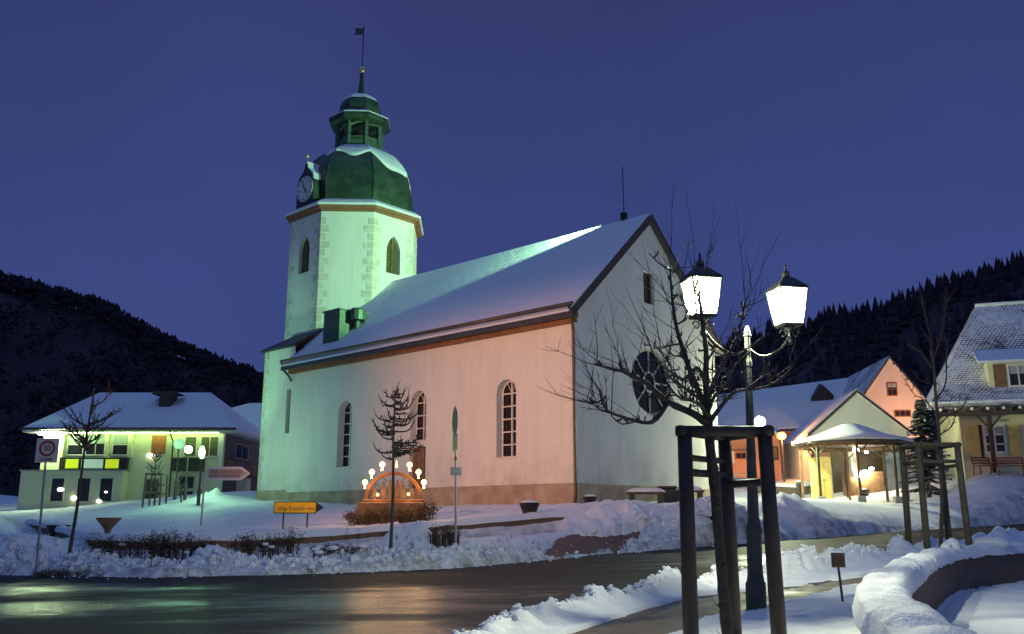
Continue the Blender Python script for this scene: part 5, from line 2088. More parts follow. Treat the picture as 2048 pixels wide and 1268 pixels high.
root = thing('spiky_shrub', 'small dark shrub with pointed leaves at the foot of the curved snowy wall', 'shrub', (b.x, 5.15, 0.22))
mb = MB()
for i in range(46):
    a = random.uniform(0, 2 * pi)
    r = random.uniform(0.0, 0.10)
    x, y = r * cos(a), r * sin(a)
    L_ = random.uniform(0.30, 0.46)
    t = V(x * 2.6, y * 2.6, L_)
    m_ = V(x * 1.9, y * 1.9, L_ * 0.6)
    s_ = V(-sin(a), cos(a), 0) * 0.018
    mb.add([V(x, y, -0.1) - s_ * .5, V(x, y, -0.1) + s_ * .5, m_ + s_, t, m_ - s_], [(0, 1, 2, 3, 4)])
mb.build('leaves', M['leaf'], root)

# planters
def bowl(u, v, d, r, h, lab, funnel=False):
    p = at(u, v, d)
    z = gz(p.x, d)
    root = thing('planter_bowl', lab, 'planter', (p.x, d, z - 0.03))
    mb = MB()
    if funnel:
        mb.lathe([(0.10, 0), (0.11, 0.05), (0.07, 0.12), (0.12, h * 0.45), (r, h * 0.93), (r * 1.05, h), (r * 0.9, h), (r * 0.86, h * 0.9)], 14)
    else:
        mb.lathe([(r * 0.55, -.1), (r * 0.62, 0.05), (r * 0.8, h * 0.5), (r, h * 0.95), (r * 1.04, h), (r * 0.92, h), (r * 0.9, h * 0.9)], 14)
    mb.build('bowl', M['black'] if not funnel else M['brown_wood'], root, smooth=True)
    if not funnel:
        mb = MB()
        mb.ball((0, 0, h * 0.92), r * 0.93, 10, 0, (1, 1, 0.38))
        mb.build('snow', M['snow'], root, smooth=True)
    return root


bowl(1059, 1024, 32.2, 0.36, 0.42, 'black planter bowl heaped with snow at the church corner')
bowl(214, 1076, 28.7, 0.36, 0.60, 'funnel-shaped brown planter behind the dark shrubs', True)
bowl(118, 1040, 36.5, 0.45, 0.40, 'dark planter bowl at the left end of the terrace wall')
bowl(1180, 1004, 34.8, 0.28, 0.30, 'small dark bowl against the plinth beside the gable downpipe')

# crumbled clods of ploughed snow along both kerbs
mb = MB()
for i in range(3200):
    if random.random() < 0.5:
        x = random.uniform(-1.0, 9.5)
        y = float(near_edge(x)) - random.gauss(0.42, 0.22)
        r = random.choice((0.014, 0.018, 0.022, 0.028, 0.036, 0.05)) * random.uniform(0.7, 1.2)
    else:
        x = random.uniform(-15, 9)
        y = float(far_edge(x)) + random.gauss(0.9, 0.55)
        r = random.choice((0.03, 0.04, 0.05, 0.07, 0.11)) * random.uniform(0.7, 1.2)
    z = gz(x, y)
    if z < road_z(x, y) - 0.02:
        z = road_z(x, y)
        r *= 0.5
    vs = []
    k = random.uniform(0, 6)
    for zz, rr in ((-0.5, 0.7), (0.15, 1.0), (0.7, 0.6)):
        for q in range(6):
            f_ = random.uniform(0.5, 1.35)
            vs.append((x + r * rr * f_ * cos(k + q * pi / 3), y + r * rr * f_ * sin(k + q * pi / 3), z + r * zz * random.uniform(.8, 1.2)))
    vs.append((x, y, z + r * 0.95))
    fs = [(a + q, a + (q + 1) % 6, a + 6 + (q + 1) % 6, a + 6 + q) for a in (0, 6) for q in range(6)] + [(12 + q, 12 + (q + 1) % 6, 18) for q in range(6)]
    mb.add(vs, fs)
tag(mb.build('snow_clods', M['snow_dirty']), 'crumbled clods of ploughed snow scattered along both road edges', 'snow', kind='stuff')

# weeds sticking out of the ploughed snow
mb = MB()
for i in range(420):
    x = random.uniform(-15, 1.5)
    y = float(far_edge(x)) + random.uniform(0.9, 3.4)
    if random.random() < 0.35:
        y = float(far_edge(x)) + random.uniform(0.4, 1.2)
    z = gz(x, y)
    for _ in range(random.randint(1, 4)):
        shoot(mb, (x + random.uniform(-.06, .06), y + random.uniform(-.06, .06), z - 0.05), (random.uniform(-.5, .5), random.uniform(-.5, .5), 1), random.uniform(0.08, 0.26), 0.008, 0.2, 3)
tag(mb.build('weeds', M['shrub']), 'withered stalks poking out of the ploughed snow bank along the far kerb', 'weeds', kind='stuff')

# snow-covered benches by the gable
def bench(u, v, d, L, rot, lab):
    p = at(u, v, d)
    z = gz(p.x, d)
    root = thing('bench', lab, 'bench', (p.x, d, z), rot)
    for s in (-1, 1):
        mb = MB()
        mb.box((s * L * 0.36 - 0.12, -0.22, -0.2), (s * L * 0.36 + 0.12, 0.22, 0.38))
        mb.build('leg', M['black'], root)
    mb = MB()
    for k in range(3):
        mb.box((-L / 2, -0.26 + k * 0.18, 0.38), (L / 2, -0.11 + k * 0.18, 0.45))
    mb.build('seat', M['rafter'], root)
    mb = MB()
    n = 14
    vs, fs = [], []
    for i in range(n + 1):
        for k in range(7):
            s, t = i / n * 2 - 1, k / 6 * 2 - 1
            vs.append((s * L * 0.51, t * 0.29, 0.452 + 0.16 * (1 - s ** 6) * (1 - t ** 4) + 0.02 * random.random()))
    for i in range(n):
        for k in range(6):
            a = i * 7 + k
            fs.append((a, a + 1, a + 8, a + 7))
    mb.add(vs, fs)
    mb.build('snow_cover', M['snow'], root, smooth=True)
    return root


bench(1293, 1015, 37.2, 1.55, radians(-8), 'snow covered bench nearest the church corner under the gable')
bench(1378, 1008, 38.5, 1.3, radians(-14), 'snow covered bench farther right under the gable behind the tree guard')
p = at(1334, 1008, 38.2)
root = thing('litter_bin', 'dark square bin standing between the two snowy benches', 'bin', (p.x, p.y, gz(p.x, p.y)))
mb = MB()
mb.box((-0.33, -0.28, -0.1), (0.33, 0.28, 0.62), bev=0.03)
mb.build('body', M['black'], root)
mb = MB()
mb.box((-0.37, -0.32, 0.623), (0.37, 0.32, 0.70), bev=0.03)
mb.build('lid', M['rafter'], root)

# railing with a grey panel right of the church
p0, p1 = at(1441, 1010, 40.5), at(1500, 1006, 42)
root = thing('railing', 'thin grey railing with a low panel right of the church gable', 'railing', (p0.x, p0.y, gz(p0.x, p0.y)))
d = V(p1.x - p0.x, p1.y - p0.y, 0)
for s in (0, 0.35, 1):
    mb = MB()
    mb.tube([d * s + V(0, 0, -0.3), d * s + V(0, 0, 1.15)], 0.03, 6)
    mb.build('post', M['steel'], root)
mb = MB()
mb.tube([V(0, 0, 1.1), d + V(0, 0, 1.1)], 0.025, 6)
mb.build('rail', M['steel'], root)
mb = MB()
a = d.normalized()
nn = V(-a.y, a.x, 0) * 0.02
mb.add([V(0, 0, .45) + nn, d + V(0, 0, .45) + nn, d + V(0, 0, .95) + nn, V(0, 0, .95) + nn, V(0, 0, .45) - nn, d + V(0, 0, .45) - nn, d + V(0, 0, .95) - nn, V(0, 0, .95) - nn], [(0, 1, 2, 3), (4, 5, 6, 7), (0, 1, 5, 4), (2, 3, 7, 6), (0, 3, 7, 4), (1, 2, 6, 5)])
mb.build('panel', M['grey_panel'], root)
p = at(1599, 985, 47)
root = thing('bollard', 'short black bollard in the snow left of the pavilion', 'bollard', (p.x, p.y, gz(p.x, p.y)))
mb = MB()
mb.lathe([(0.14, -0.3), (0.14, 0.9), (0.16, 0.92), (0.16, 0.98), (0.10, 1.08), (0.02, 1.12)], 12)
mb.build('shaft', M['black'], root)
mb = MB()
mb.ball((0, 0, 1.12), 0.11, 8, 0, (1, 1, 0.5))
mb.build('snow', M['snow'], root, smooth=True)


#@@LEFT
# ------------------------------------------------------------------ buildings
def win(parent, xf, x0, x1, z0, z1, frame, pane, bars=(1, 1), t=0.07, y=-0.065, blind=0.0, name='window'):
    """a framed window on a flat wall; xf maps (x, y, z) of the wall to the parent"""
    mb = MB()
    for a, b in (((x0, z0), (x1, z0 + t)), ((x0, z1 - t), (x1, z1)), ((x0, z0 + t + .001), (x0 + t, z1 - t - .001)), ((x1 - t, z0 + t + .001), (x1, z1 - t - .001))):
        mb.box((a[0], y, a[1]), (b[0], y + 0.06, b[1]), xf=xf)
    for i in range(1, bars[0]):
        x = x0 + (x1 - x0) * i / bars[0]
        mb.box((x - t * 0.3, y + 0.012, z0 + t), (x + t * 0.3, y + 0.05, z1 - t), xf=xf)
    for i in range(1, bars[1]):
        z = z0 + (z1 - z0) * i / bars[1]
        mb.box((x0 + t, y + 0.016, z - t * 0.3), (x1 - t, y + 0.046, z + t * 0.3), xf=xf)
    o = mb.build(name, frame, parent)
    mb = MB()
    mb.quad(*[xf(V(a, y + 0.042, b)) for a, b in ((x0 + t / 2, z0 + t / 2), (x1 - t / 2, z0 + t / 2), (x1 - t / 2, z1 - t / 2), (x0 + t / 2, z1 - t / 2))])
    mb.build('pane', pane, o)
    if blind:
        mb = MB()
        zb2 = z1 - t - (z1 - z0) * blind
        mb.quad(*[xf(V(a, y + 0.036, b)) for a, b in ((x0 + t, zb2), (x1 - t, zb2), (x1 - t, z1 - t), (x0 + t, z1 - t))])
        mb.build('blind', M['curtain'], o)
    return o


ID = lambda p: Vector(p)
SD = 62.0
sp = SD / F
s0 = at(250, 1010, SD)
shop = thing('shop_building', 'two-storey yellow building with snowy hip roof and yellow panels at the left', 'building', (s0.x, SD, 0))
def sx(u):
    return at(u, 900, SD).x - s0.x
def sz(v, u=250):
    return at(u, v, SD).z
X0, X1 = sx(84), sx(449)
ZE = sz(862)
ZB = 1.2
DEEP = 9.0
mb = MB()
mb.box((X0, 0, ZB), (X1, DEEP, ZE))
mb.box((sx(63), -1.0, ZB), (sx(262), -0.003, sz(944)))
mb.build('wall', M['shop_plaster'], shop)
mb = MB()
mb.box((sx(60), -1.08, sz(944) + 0.004), (sx(264), -0.006, sz(941)))
mb.build('ledge', M['concrete'], shop)
mb = MB()                                             # unlit side: dark slab carries its shade as colour; own window and balcony
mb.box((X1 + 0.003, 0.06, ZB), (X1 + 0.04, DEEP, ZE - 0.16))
sw_ = mb.build('shaded_side', M['dark_and_shade_plaster'], shop)
xfs = lambda p: Vector((X1 + 0.04 - p.y, p.x, p.z))
win(sw_, xfs, 2.2, 5.4, sz(912), sz(880), M['concrete'], M['glass'], (2, 1), 0.09)
mb = MB()
mb.box((0.4, -0.5, sz(944)), (8.6, -0.003, sz(920)), xf=xfs)
mb.build('balcony', M['brown_wood'], shop)
mb = MB()
mb.box((3.0, -0.06, ZB), (6.4, -0.004, sz(949)), xf=xfs)
mb.build('side_door', M['shop_plaster'], shop)
mb = MB()                                             # hip roof
ex0, ex1, ey0, ey1 = sx(52), sx(476), -0.9, DEEP + 0.9
zt = sz(785)
zt = ZE + (at(250, 785, SD + 4.5).z - ZE)
r0, r1 = sx(110) + 0.6, sx(357) + 0.4
A, B, C_, D_ = V(ex0, ey0, ZE + 0.12), V(ex1, ey0, ZE + 0.12), V(ex1, ey1, ZE + 0.12), V(ex0, ey1, ZE + 0.12)
R_0, R_1 = V(r0, DEEP / 2, zt), V(r1, DEEP / 2, zt)
up = V(0, 0, -0.14)
mb.quad(A, B, R_1, R_0, 0, [(0, 0), (14, 0), (11, 6), (3, 6)])
mb.quad(C_, D_, R_0, R_1, 0, [(0, 0), (14, 0), (11, 6), (3, 6)])
mb.add([B, C_, R_1], [(0, 1, 2)])
mb.add([D_, A, R_0], [(0, 1, 2)])
mb.quad(A + up, B + up, C_ + up, D_ + up)
for a, b in ((A, B), (B, C_), (C_, D_), (D_, A)):
    mb.quad(a, b, b + up, a + up)
rf = mb.build('roof', M['roof_snow'], shop)
mb = MB()
mb.box((ex0 + .06, ey0 + .06, ZE - 0.15), (ex1 - .06, ey1 - .06, ZE - 0.022))
mb.build('eave_board', M['white_plaster'], rf)
mb = MB()
cxm, czm = sx(297), at(297, 800, SD + 2.8).z
mb.box((cxm - 0.42, 2.2, czm - 0.9), (cxm + 0.42, 3.4, czm + 0.35))
mb.add([V(cxm - 1.0, 2.1, czm + .353), V(cxm + 1.0, 2.1, czm + .353), V(cxm + 0.6, 2.1, czm + 0.55), V(cxm - 0.6, 2.1, czm + 0.55), V(cxm - 1.0, 3.5, czm + .353), V(cxm + 1.0, 3.5, czm + .353), V(cxm + 0.6, 3.5, czm + 0.55), V(cxm - 0.6, 3.5, czm + 0.55)], [(0, 1, 2, 3), (4, 5, 6, 7), (3, 2, 6, 7), (0, 1, 5, 4), (0, 3, 7, 4), (1, 2, 6, 5)])
mb.build('chimney', M['rafter'], rf)
mb = MB()
mb.tube([A + V(-0.05, -0.10, -0.06), B + V(0.05, -0.10, -0.06)], 0.09, 8)
mb.build('gutter', M['zinc'], rf, smooth=True)
mb = MB()
mb.tube([V(sx(346), -0.95, ZE + 0.02), V(sx(346), -0.5, ZE - 0.45), V(sx(346), -0.09, ZE - 0.7), V(sx(346), -0.09, ZB)], 0.055, 6)
mb.build('downpipe', M['zinc'], shop, smooth=True)
# projecting upper frame and its windows
mb = MB()
for a, b in (((sx(124), sz(915)), (sx(130), sz(866))), ((sx(213), sz(915)), (sx(219), sz(866))), ((sx(258), sz(915)), (sx(267), sz(866))), ((sx(124), sz(866)), (sx(267), sz(862)))):
    mb.box((a[0], -0.28, a[1]), (b[0], -0.004, b[1]))
mb.build('bay_frame', M['yellow_plaster'], shop)
M['lit_yg'] = M['white_wood']
win(shop, ID, sx(134), sx(168), sz(911), sz(868), M['white_wood'], M['glass'], (1, 2), blind=0.45)
win(shop, ID, sx(171), sx(211), sz(911), sz(868), M['white_wood'], M['glass'], (2, 1), blind=0.40)
win(shop, ID, sx(224), sx(257), sz(911), sz(868), M['white_wood'], M['glass'], (1, 2), blind=0.42)
mb = MB()
mb.box((sx(126), -0.32, sz(940)), (sx(260), -0.006, sz(916)))
sb = mb.build('sign_band', M['black'], shop)
for u0, u1, m in ((139, 164, 'lit_yellow'), (170, 213, 'lit_white'), (218, 244, 'lit_yellow')):
    mb = MB()
    mb.box((sx(u0), -0.36, sz(937)), (sx(u1), -0.322, sz(919)))
    o = mb.build('sign_panel', M[m], sb)
for u0, u1 in ((123, 153), (174, 204), (218, 248)):
    xf = lambda p: Vector((p.x, p.y - 1.0, p.z))
    win(shop, xf, sx(u0), sx(u1), sz(1006), sz(955), M['shop_plaster'], M['glass'], (1, 1), 0.10)
for u, v, r in ((145, 980, 0.16), (173, 997, 0.15), (222, 1003, 0.13), (234, 985, 0.07), (303, 911, 0.16)):
    mb = MB()
    mb.ball((sx(u), -0.18 if v < 950 else -1.1, sz(v)), r, 8, 0, (1.3, 0.5, 0.8))
    mb.build('bright_spot', M['glow_dot'], shop, smooth=True)  # small glowing balls at the bright spots of the front
mb = MB()
mb.box((sx(303), -0.09, sz(908)), (sx(331), -0.004, sz(871)))
mb.build('notice_board', M['red_board'], shop)
win(shop, ID, sx(368), sx(394), sz(914), sz(872), M['white_wood'], M['louvre'], (1, 1))
win(shop, ID, sx(400), sx(438), sz(914), sz(872), M['white_wood'], M['louvre'], (2, 1))
mb = MB()
mb.box((sx(355), -0.9, sz(943)), (sx(412), -0.005, sz(917)))
for i in range(9):
    x = sx(357) + i * (sx(410) - sx(357)) / 8
    mb.box((x, -0.93, sz(942)), (x + 0.06, -0.903, sz(918)))
mb.build('balcony', M['louvre'], shop)
for v0, v1 in ((978, 952), (994, 981)):
    win(shop, ID, sx(364), sx(394), sz(v0), sz(v1), M['concrete'], M['glass'], (2, 1))
win(shop, ID, sx(295), sx(325), sz(1012), sz(957), M['concrete'], M['louvre'], (1, 2), name='door')
mb = MB()
mb.box((sx(440), -0.15, ZB), (sx(448), -0.005, sz(868)))
mb.build('pilaster', M['white_plaster'], shop)
mb = MB()
mb.box((sx(84), -0.75, ZE - 0.30), (sx(122), -0.55, ZE - 0.16))
mb.build('eave_lamp', M['eave_lamp'], shop)
mb = MB()
mb.box((sx(126), -0.62, ZE - 0.21), (sx(440), -0.57, ZE - 0.16))
mb.build('light_strip', M['eave_strip'], shop)  # runs over the bay; its right stretch is added to brighten the facade

# the neighbour behind it
ND = 84.0
n0 = at(470, 950, ND)
nb = thing('house', 'dark house with a snowy roof half hidden between the shop and the church tower', 'house', (n0.x, ND, 0))
def nx_(u):
    return at(u, 900, ND).x - n0.x
def nz_(v):
    return at(470, v, ND).z
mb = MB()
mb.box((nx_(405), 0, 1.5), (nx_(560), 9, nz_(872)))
mb.build('wall', M['dark_and_shade_plaster'], nb)
mb = MB()
ov = V(0, 0, -0.15)
A, B = V(nx_(385), -0.7, nz_(873)), V(nx_(580), -0.7, nz_(873))
Cc, Dd = V(nx_(580), 4.5, at(500, 806, ND + 4.5).z), V(nx_(466), 4.5, at(466, 806, ND + 4.5).z)
E1 = V(nx_(405), 2.6, at(405, 824, ND + 2.6).z)
E2 = V(nx_(466), 2.6, at(466, 824, ND + 2.6).z)
mb.quad(A, B, Cc, Dd, 0, [(0, 0), (9, 0), (9, 6), (4, 6)])
mb.poly([A, Dd, E1])
mb.quad(A + ov, B + ov, B, A)
mb.poly([A, E1, V(nx_(385), 9.7, nz_(873))])
mb.poly([Dd, Cc, V(nx_(580), 9.7, nz_(873)), V(nx_(385), 9.7, nz_(873)), E1])
mb.build('roof', M['roof_snow'], nb)
win(nb, ID, nx_(467), nx_(500), nz_(912), nz_(882), M['shop_plaster'], M['glass'], (2, 1), 0.08)
mb = MB()
mb.box((nx_(408), -0.5, nz_(943)), (nx_(520), -0.004, nz_(918)))
mb.build('balcony', M['brown_wood'], nb)
mb = MB()
mb.box((nx_(428), -0.25, 1.5), (nx_(474), -0.003, nz_(945)))
mb.build('porch', M['shop_plaster'], nb)
mb = MB()
mb.box((nx_(476), -0.45, 1.5), (nx_(512), -0.006, nz_(947)))
mb.build('shed_front', M['red_wood'], nb)

# globe street lamps in front of the shop
def globe_lamp(u, vt, vb, d, r, m, lab, squash=(1, 1, 1), power=0, col=(1, 1, 1)):
    t = at(u, vt, d)
    z0 = gz(t.x, d)
    root = thing('globe_lamp', lab, 'street lamp', (t.x, d, z0), 0, 'globe lamps round the square')
    h = t.z - z0
    mb = MB()
    mb.lathe([(0.09, -0.2), (0.09, 0.7), (0.05, 0.8), (0.045, h - r * squash[2] - 0.05), (0.09, h - r * squash[2] - 0.02), (0.09, h - r * squash[2] + 0.01)], 8)
    mb.build('pole', M['grey_iron'], root)
    mb = MB()
    mb.ball((0, 0, h), r, 12, 0, squash)
    mb.build('globe', m, root, smooth=True)
    if power:
        lamp('globe_light', 'POINT', (t.x, d, t.z), power, col, r * 0.5)
    return root


globe_lamp(377, 899, 1000, 47, 0.19, M['green_globe'], 'lit white globe lamp on a thin pole in front of the shop', power=460, col=(0.44, 1.0, 0.5))
globe_lamp(404, 905, 1010, 45, 0.155, M['green_globe'], 'lit narrow lamp just right of the round globe before the shop', (0.85, 0.85, 2.0), 380, (0.44, 1.0, 0.5))
globe_lamp(358, 888, 1000, 52, 0.30, M['dim_ball'], 'dim pale green glowing ball left of the bright lamps before the shop')  # faint round glow modelled as a dim ball on a pole
globe_lamp(1520, 844, 1000, 45, 0.27, M['globe_glass'], 'bright round globe lamp shining above the big tree guard right of the church', power=6500, col=(0.88, 1.0, 0.62))

# little tree in a boxy guard
b = at(308, 1018, 46)
b.z = gz(b.x, 46)
pleached('young_tree', 'tiny bare tree growing out of a boxed guard in front of the shop', b, at(312, 905, 46), 0.55, 0.5, 'fan', 21)
root = thing('tree_guard', 'small dark boxed tree guard in front of the shop door', 'tree guard', b)
for x, y in ((-.38, -.38), (.38, -.38), (.38, .38), (-.38, .38)):
    mb = MB()
    mb.tube([V(x * 1.1, y * 1.1, -0.3), V(x, y, 1.55)], 0.05, 6)
    mb.build('post', M['green_post'], root)
for z in (0.55, 1.0, 1.5):
    mb = MB()
    for a, c in (((-.38, -.38), (.38, -.38)), ((.38, -.38), (.38, .38)), ((.38, .38), (-.38, .38)), ((-.38, .38), (-.38, -.38))):
        mb.tube([V(a[0], a[1], z), V(c[0], c[1], z)], 0.04, 6)
    mb.build('rail', M['green_post'], root)
b = at(362, 1010, 46)
b.z = gz(b.x, 46)
pleached('young_tree', 'leafless sapling beside the globe lamps in front of the shop', b, at(360, 950, 46), 0.2, 0.3, 'fan', 22)


#@@RIGHT
# ------------------------------------------------------------------ houses on the right
def gable_house(root, hw, hd, ze, zr, zb, wall, roofm, ov=0.4, th=0.16):
    """gable towards -y, local frame centred on the gable; returns nothing"""
    mb = MB()
    mb.poly([V(-hw, 0, zb), V(hw, 0, zb), V(hw, 0, ze), V(0, 0, zr), V(-hw, 0, ze)])
    mb.poly([V(-hw, hd, zb), V(hw, hd, zb), V(hw, hd, ze), V(0, hd, zr), V(-hw, hd, ze)])
    mb.quad(V(-hw, 0, zb), V(-hw, hd, zb), V(-hw, hd, ze), V(-hw, 0, ze))
    mb.quad(V(hw, 0, zb), V(hw, hd, zb), V(hw, hd, ze), V(hw, 0, ze))
    mb.build('wall', wall, root)
    mb = MB()
    s = (zr - ze) / hw
    for sg in (-1, 1):
        e0, e1 = V(sg * (hw + ov), -ov, ze - ov * s + 0.14), V(sg * (hw + ov), hd + ov, ze - ov * s + 0.14)
        r0_, r1_ = V(0, -ov, zr + 0.14), V(0, hd + ov, zr + 0.14)
        roof_slab(mb, e0, e1, r1_, r0_, th)
    rf = mb.build('roof', roofm, root)
    mb = MB()
    for sg in (-1, 1):
        a, b = V(sg * (hw + ov), -ov - 0.03, ze - ov * s + 0.10), V(0, -ov - 0.03, zr + 0.10)
        mb.quad(a, b, b + V(0, 0, -0.2), a + V(0, 0, -0.2))
    mb.build('verge', M['rafter'], rf)


# white gabled building right behind the pavilion
WDp = 57.0
pk = at(1711, 783, WDp)
root = thing('gabled_house', 'pale house with a broad low gable right behind the pavilion', 'house', (pk.x, WDp, 0), radians(-6))
hw = (at(1806, 860, WDp).x - at(1622, 860, WDp).x) / 2
ze = at(1700, 862, WDp).z
gable_house(root, hw, 10, ze, pk.z, 2.0, M['white_plaster'], M['roof_snow'], 0.3)
def gx_(u):
    return at(u, 900, WDp).x - pk.x
def gzz(v):
    return at(1700, v, WDp).z
for u0, u1 in ((1645, 1680), (1735, 1752), (1768, 1793)):
    win(root, ID, gx_(u0), gx_(u1), gzz(905), gzz(886), M['brown_wood'], M['glass'], (2, 1), 0.06)
mb = MB()
mb.box((-hw, -0.12, gzz(935)), (hw, -0.004, gzz(906)))
mb.build('red_band', M['red_plaster'], root)

# orange gable house farther back
OD = 76.0
pk = at(1776, 716, OD)
root = thing('gabled_house', 'orange lit house with a steep gable and small windows behind the pale one', 'house', (pk.x, OD, 0), radians(-4))
hw = (at(1856, 800, OD).x - at(1728, 800, OD).x) / 2
ze = at(1780, 800, OD).z
gable_house(root, hw, 11, ze, pk.z, 3, M['orange_plaster'], M['roof_thin'], 0.35)
def ox_(u):
    return at(u, 780, OD).x - pk.x
def oz_(v):
    return at(1780, v, OD).z
win(root, ID, ox_(1774), ox_(1794), oz_(792), oz_(765), M['red_wood'], M['glass'], (2, 2), 0.08, blind=0.30)
win(root, ID, ox_(1784), ox_(1816), oz_(834), oz_(820), M['red_wood'], M['glass'], (3, 1), 0.08)
win(root, ID, ox_(1745), ox_(1766), oz_(850), oz_(824), M['red_wood'], M['glass'], (2, 2), 0.08)

# long roof at the back with a dark dormer
BD = 82.0
b0 = at(1590, 860, BD)
root = thing('long_house', 'long house with a wide snowy roof and dark dormer behind the globe lamp', 'house', (b0.x, BD, 0), radians(0))
def bx(u, d=0.0):
    return at(u, 800, BD + d).x - b0.x
def bz(u, v, d=0.0):
    return at(u, v, BD + d).z
mb = MB()
mb.box((bx(1380), 0, 3), (bx(1770), 9, bz(1590, 862)))
mb.build('wall', M['red_plaster'], root)
mb = MB()
roof_slab(mb, V(bx(1370), -0.7, bz(1400, 866)), V(bx(1790), -0.7, bz(1700, 842)), V(bx(1790, 5), 5, bz(1760, 744, 5)), V(bx(1370, 5), 5, bz(1420, 798, 5)), 0.2)
roof_slab(mb, V(bx(1370), 10.5, bz(1400, 866)), V(bx(1790), 10.5, bz(1700, 842)), V(bx(1790, 5), 5, bz(1760, 744, 5)), V(bx(1370, 5), 5, bz(1420, 798, 5)), 0.2)
rf = mb.build('roof', M['roof_patchy'], root)
mb = MB()
A, B, C_ = V(bx(1622, 2), 2.0, bz(1622, 797, 2)), V(bx(1668, 2), 2.0, bz(1668, 790, 2)), V(bx(1648, 2), 2.0, bz(1650, 770, 2))
off = V(0.8, 4.0, 0.8)
mb.add([A, B, C_, A + off, B + off, C_ + off], [(0, 1, 2), (3, 4, 5), (0, 2, 5, 3), (1, 2, 5, 4), (0, 1, 4, 3)])
mb.add([A - V(0, 0, .4), B - V(0, 0, .4), B, A], [(0, 1, 2, 3)])
mb.build('dormer', M['rafter'], rf)

# red lit low house behind the railing
RD = 63.0
r0_ = at(1470, 960, RD)
root = thing('low_house', 'low red lit house front with a white door post between church and pavilion', 'house', (r0_.x, RD, 0))
def rx_(u):
    return at(u, 900, RD).x - r0_.x
def rz_(v):
    return at(1470, v, RD).z
mb = MB()
mb.box((rx_(1405), 0, 2.5), (rx_(1560), 7, rz_(862)))
mb.build('wall', M['red_plaster'], root)
mb = MB()
roof_slab(mb, V(rx_(1400), -0.5, rz_(868)), V(rx_(1566), -0.5, rz_(864)), V(rx_(1566), 4, rz_(835)), V(rx_(1400), 4, rz_(838)), 0.18)
roof_slab(mb, V(rx_(1400), 8, rz_(868)), V(rx_(1566), 8, rz_(864)), V(rx_(1566), 4, rz_(835)), V(rx_(1400), 4, rz_(838)), 0.18)
mb.build('roof', M['roof_patchy'], root)
win(root, ID, rx_(1441), rx_(1458), rz_(925), rz_(900), M['grey_panel'], M['grey_panel'], (1, 1), 0.06, name='door')
mb = MB()
mb.box((rx_(1459), -0.1, rz_(926)), (rx_(1467), -0.004, rz_(902)))
mb.build('door_post', M['white_plaster'], root)
win(root, ID, rx_(1470), rx_(1492), rz_(918), rz_(905), M['red_wood'], M['glass'], (2, 1), 0.06)
win(root, ID, rx_(1542), rx_(1556), rz_(920), rz_(893), M['rafter'], M['glass'], (1, 1), 0.06, name='gate')
mb = MB()
mb.box((rx_(1405), -0.35, rz_(902)), (rx_(1500), -0.005, rz_(898)))
mb.build('canopy', M['brown_wood'], root)
# sodium lamp
t = at(1563, 872, 60)
z0 = gz(t.x, 60)
root = thing('street_lamp', 'orange sodium street lamp on a thin pole left of the pavilion roof', 'street lamp', (t.x, 60, z0))
mb = MB()
mb.tube([V(0, 0, -0.3), V(0, 0, t.z - z0 - 0.2)], 0.06, 8)
mb.build('pole', M['grey_iron'], root)
mb = MB()
mb.ball((0, 0, t.z - z0), 0.28, 10, 0, (1.1, 1.1, 0.9))
mb.build('bulb', M['sodium'], root, smooth=True)
lamp('sodium_light', 'POINT', (t.x, 59.6, t.z - 0.05), 620, (1.0, 0.38, 0.10), 0.1)
mb = MB()
mb.lathe([(0.34, 0.24), (0.30, 0.32), (0.05, 0.40)], 10, (0, 0, t.z - z0))
mb.build('hood', M['iron'], root)
# dark low yard wall behind the square
pts = [V(p.x, p.y, gz(p.x, p.y) + 0.55) for p in (at(1505, 960, 54), at(1545, 960, 53), at(1590, 955, 52), at(1625, 955, 53))]
ribbon_wall('yard_wall', walk(pts, 0.8), 0.35, 0.9, M['wall_stone'], True, 'low dark wall with snow on top behind the bollard left of the pavilion', 'wall', snow_t=0.12, seed=21)

# ------------------------------------------------------------------ pavilion
PD = 45.5
pc = at(1711, 1005, PD)
pcx, pcy = pc.x, PD
pgz = gz(pcx, pcy)
root = thing('pavilion', 'open octagonal pavilion with a flat snowy roof on thin wooden posts', 'pavilion', (pcx, pcy, pgz))
pr_ = 2.42
zev = at(1711, 884, PD - 2).z - pgz
zap = at(1703, 848, PD).z - pgz
for k in range(8):
    a = radians(22.5 + 45 * k + 8)
    x, y = pr_ * cos(a), pr_ * sin(a)
    mb = MB()
    zb_ = gz(pcx + x, pcy + y) - pgz
    mb.box((x - 0.055, y - 0.055, zb_), (x + 0.055, y + 0.055, zev))
    for sg in (-1, 1):
        a2 = a + sg * 0.25
        mb.tube([V(x, y, zev - 0.55), V(pr_ * .98 * cos(a2), pr_ * .98 * sin(a2), zev - 0.05)], 0.035, 5)
    o = mb.build('post', M['brown_wood'] if k % 2 else M['green_post'], root)
    mb = MB()
    mb.box((x - 0.19, y - 0.19, zb_ - 0.3), (x + 0.19, y + 0.19, zb_ + (0.26 if k in (4, 5, 6) else 0.12)), bev=0.03)
    mb.build('foot', M['concrete'], o)
mb = MB()
mb.lathe([(pr_ - 0.08, zev - 0.16), (pr_ + 0.06, zev - 0.16), (pr_ + 0.06, zev), (pr_ - 0.08, zev)], 8, (0, 0, 0), 0, radians(30.5), cap=False)
mb.build('ring_beam', M['brown_wood'], root)
mb = MB()
mb.lathe([(pr_ + 0.42, zev + 0.0), (pr_ + 0.42, zev + 0.09), (0.25, zap - 0.10)], 8, (0, 0, 0), 0, radians(30.5))
rf = mb.build('roof', M['rafter'], root)
mb = MB()
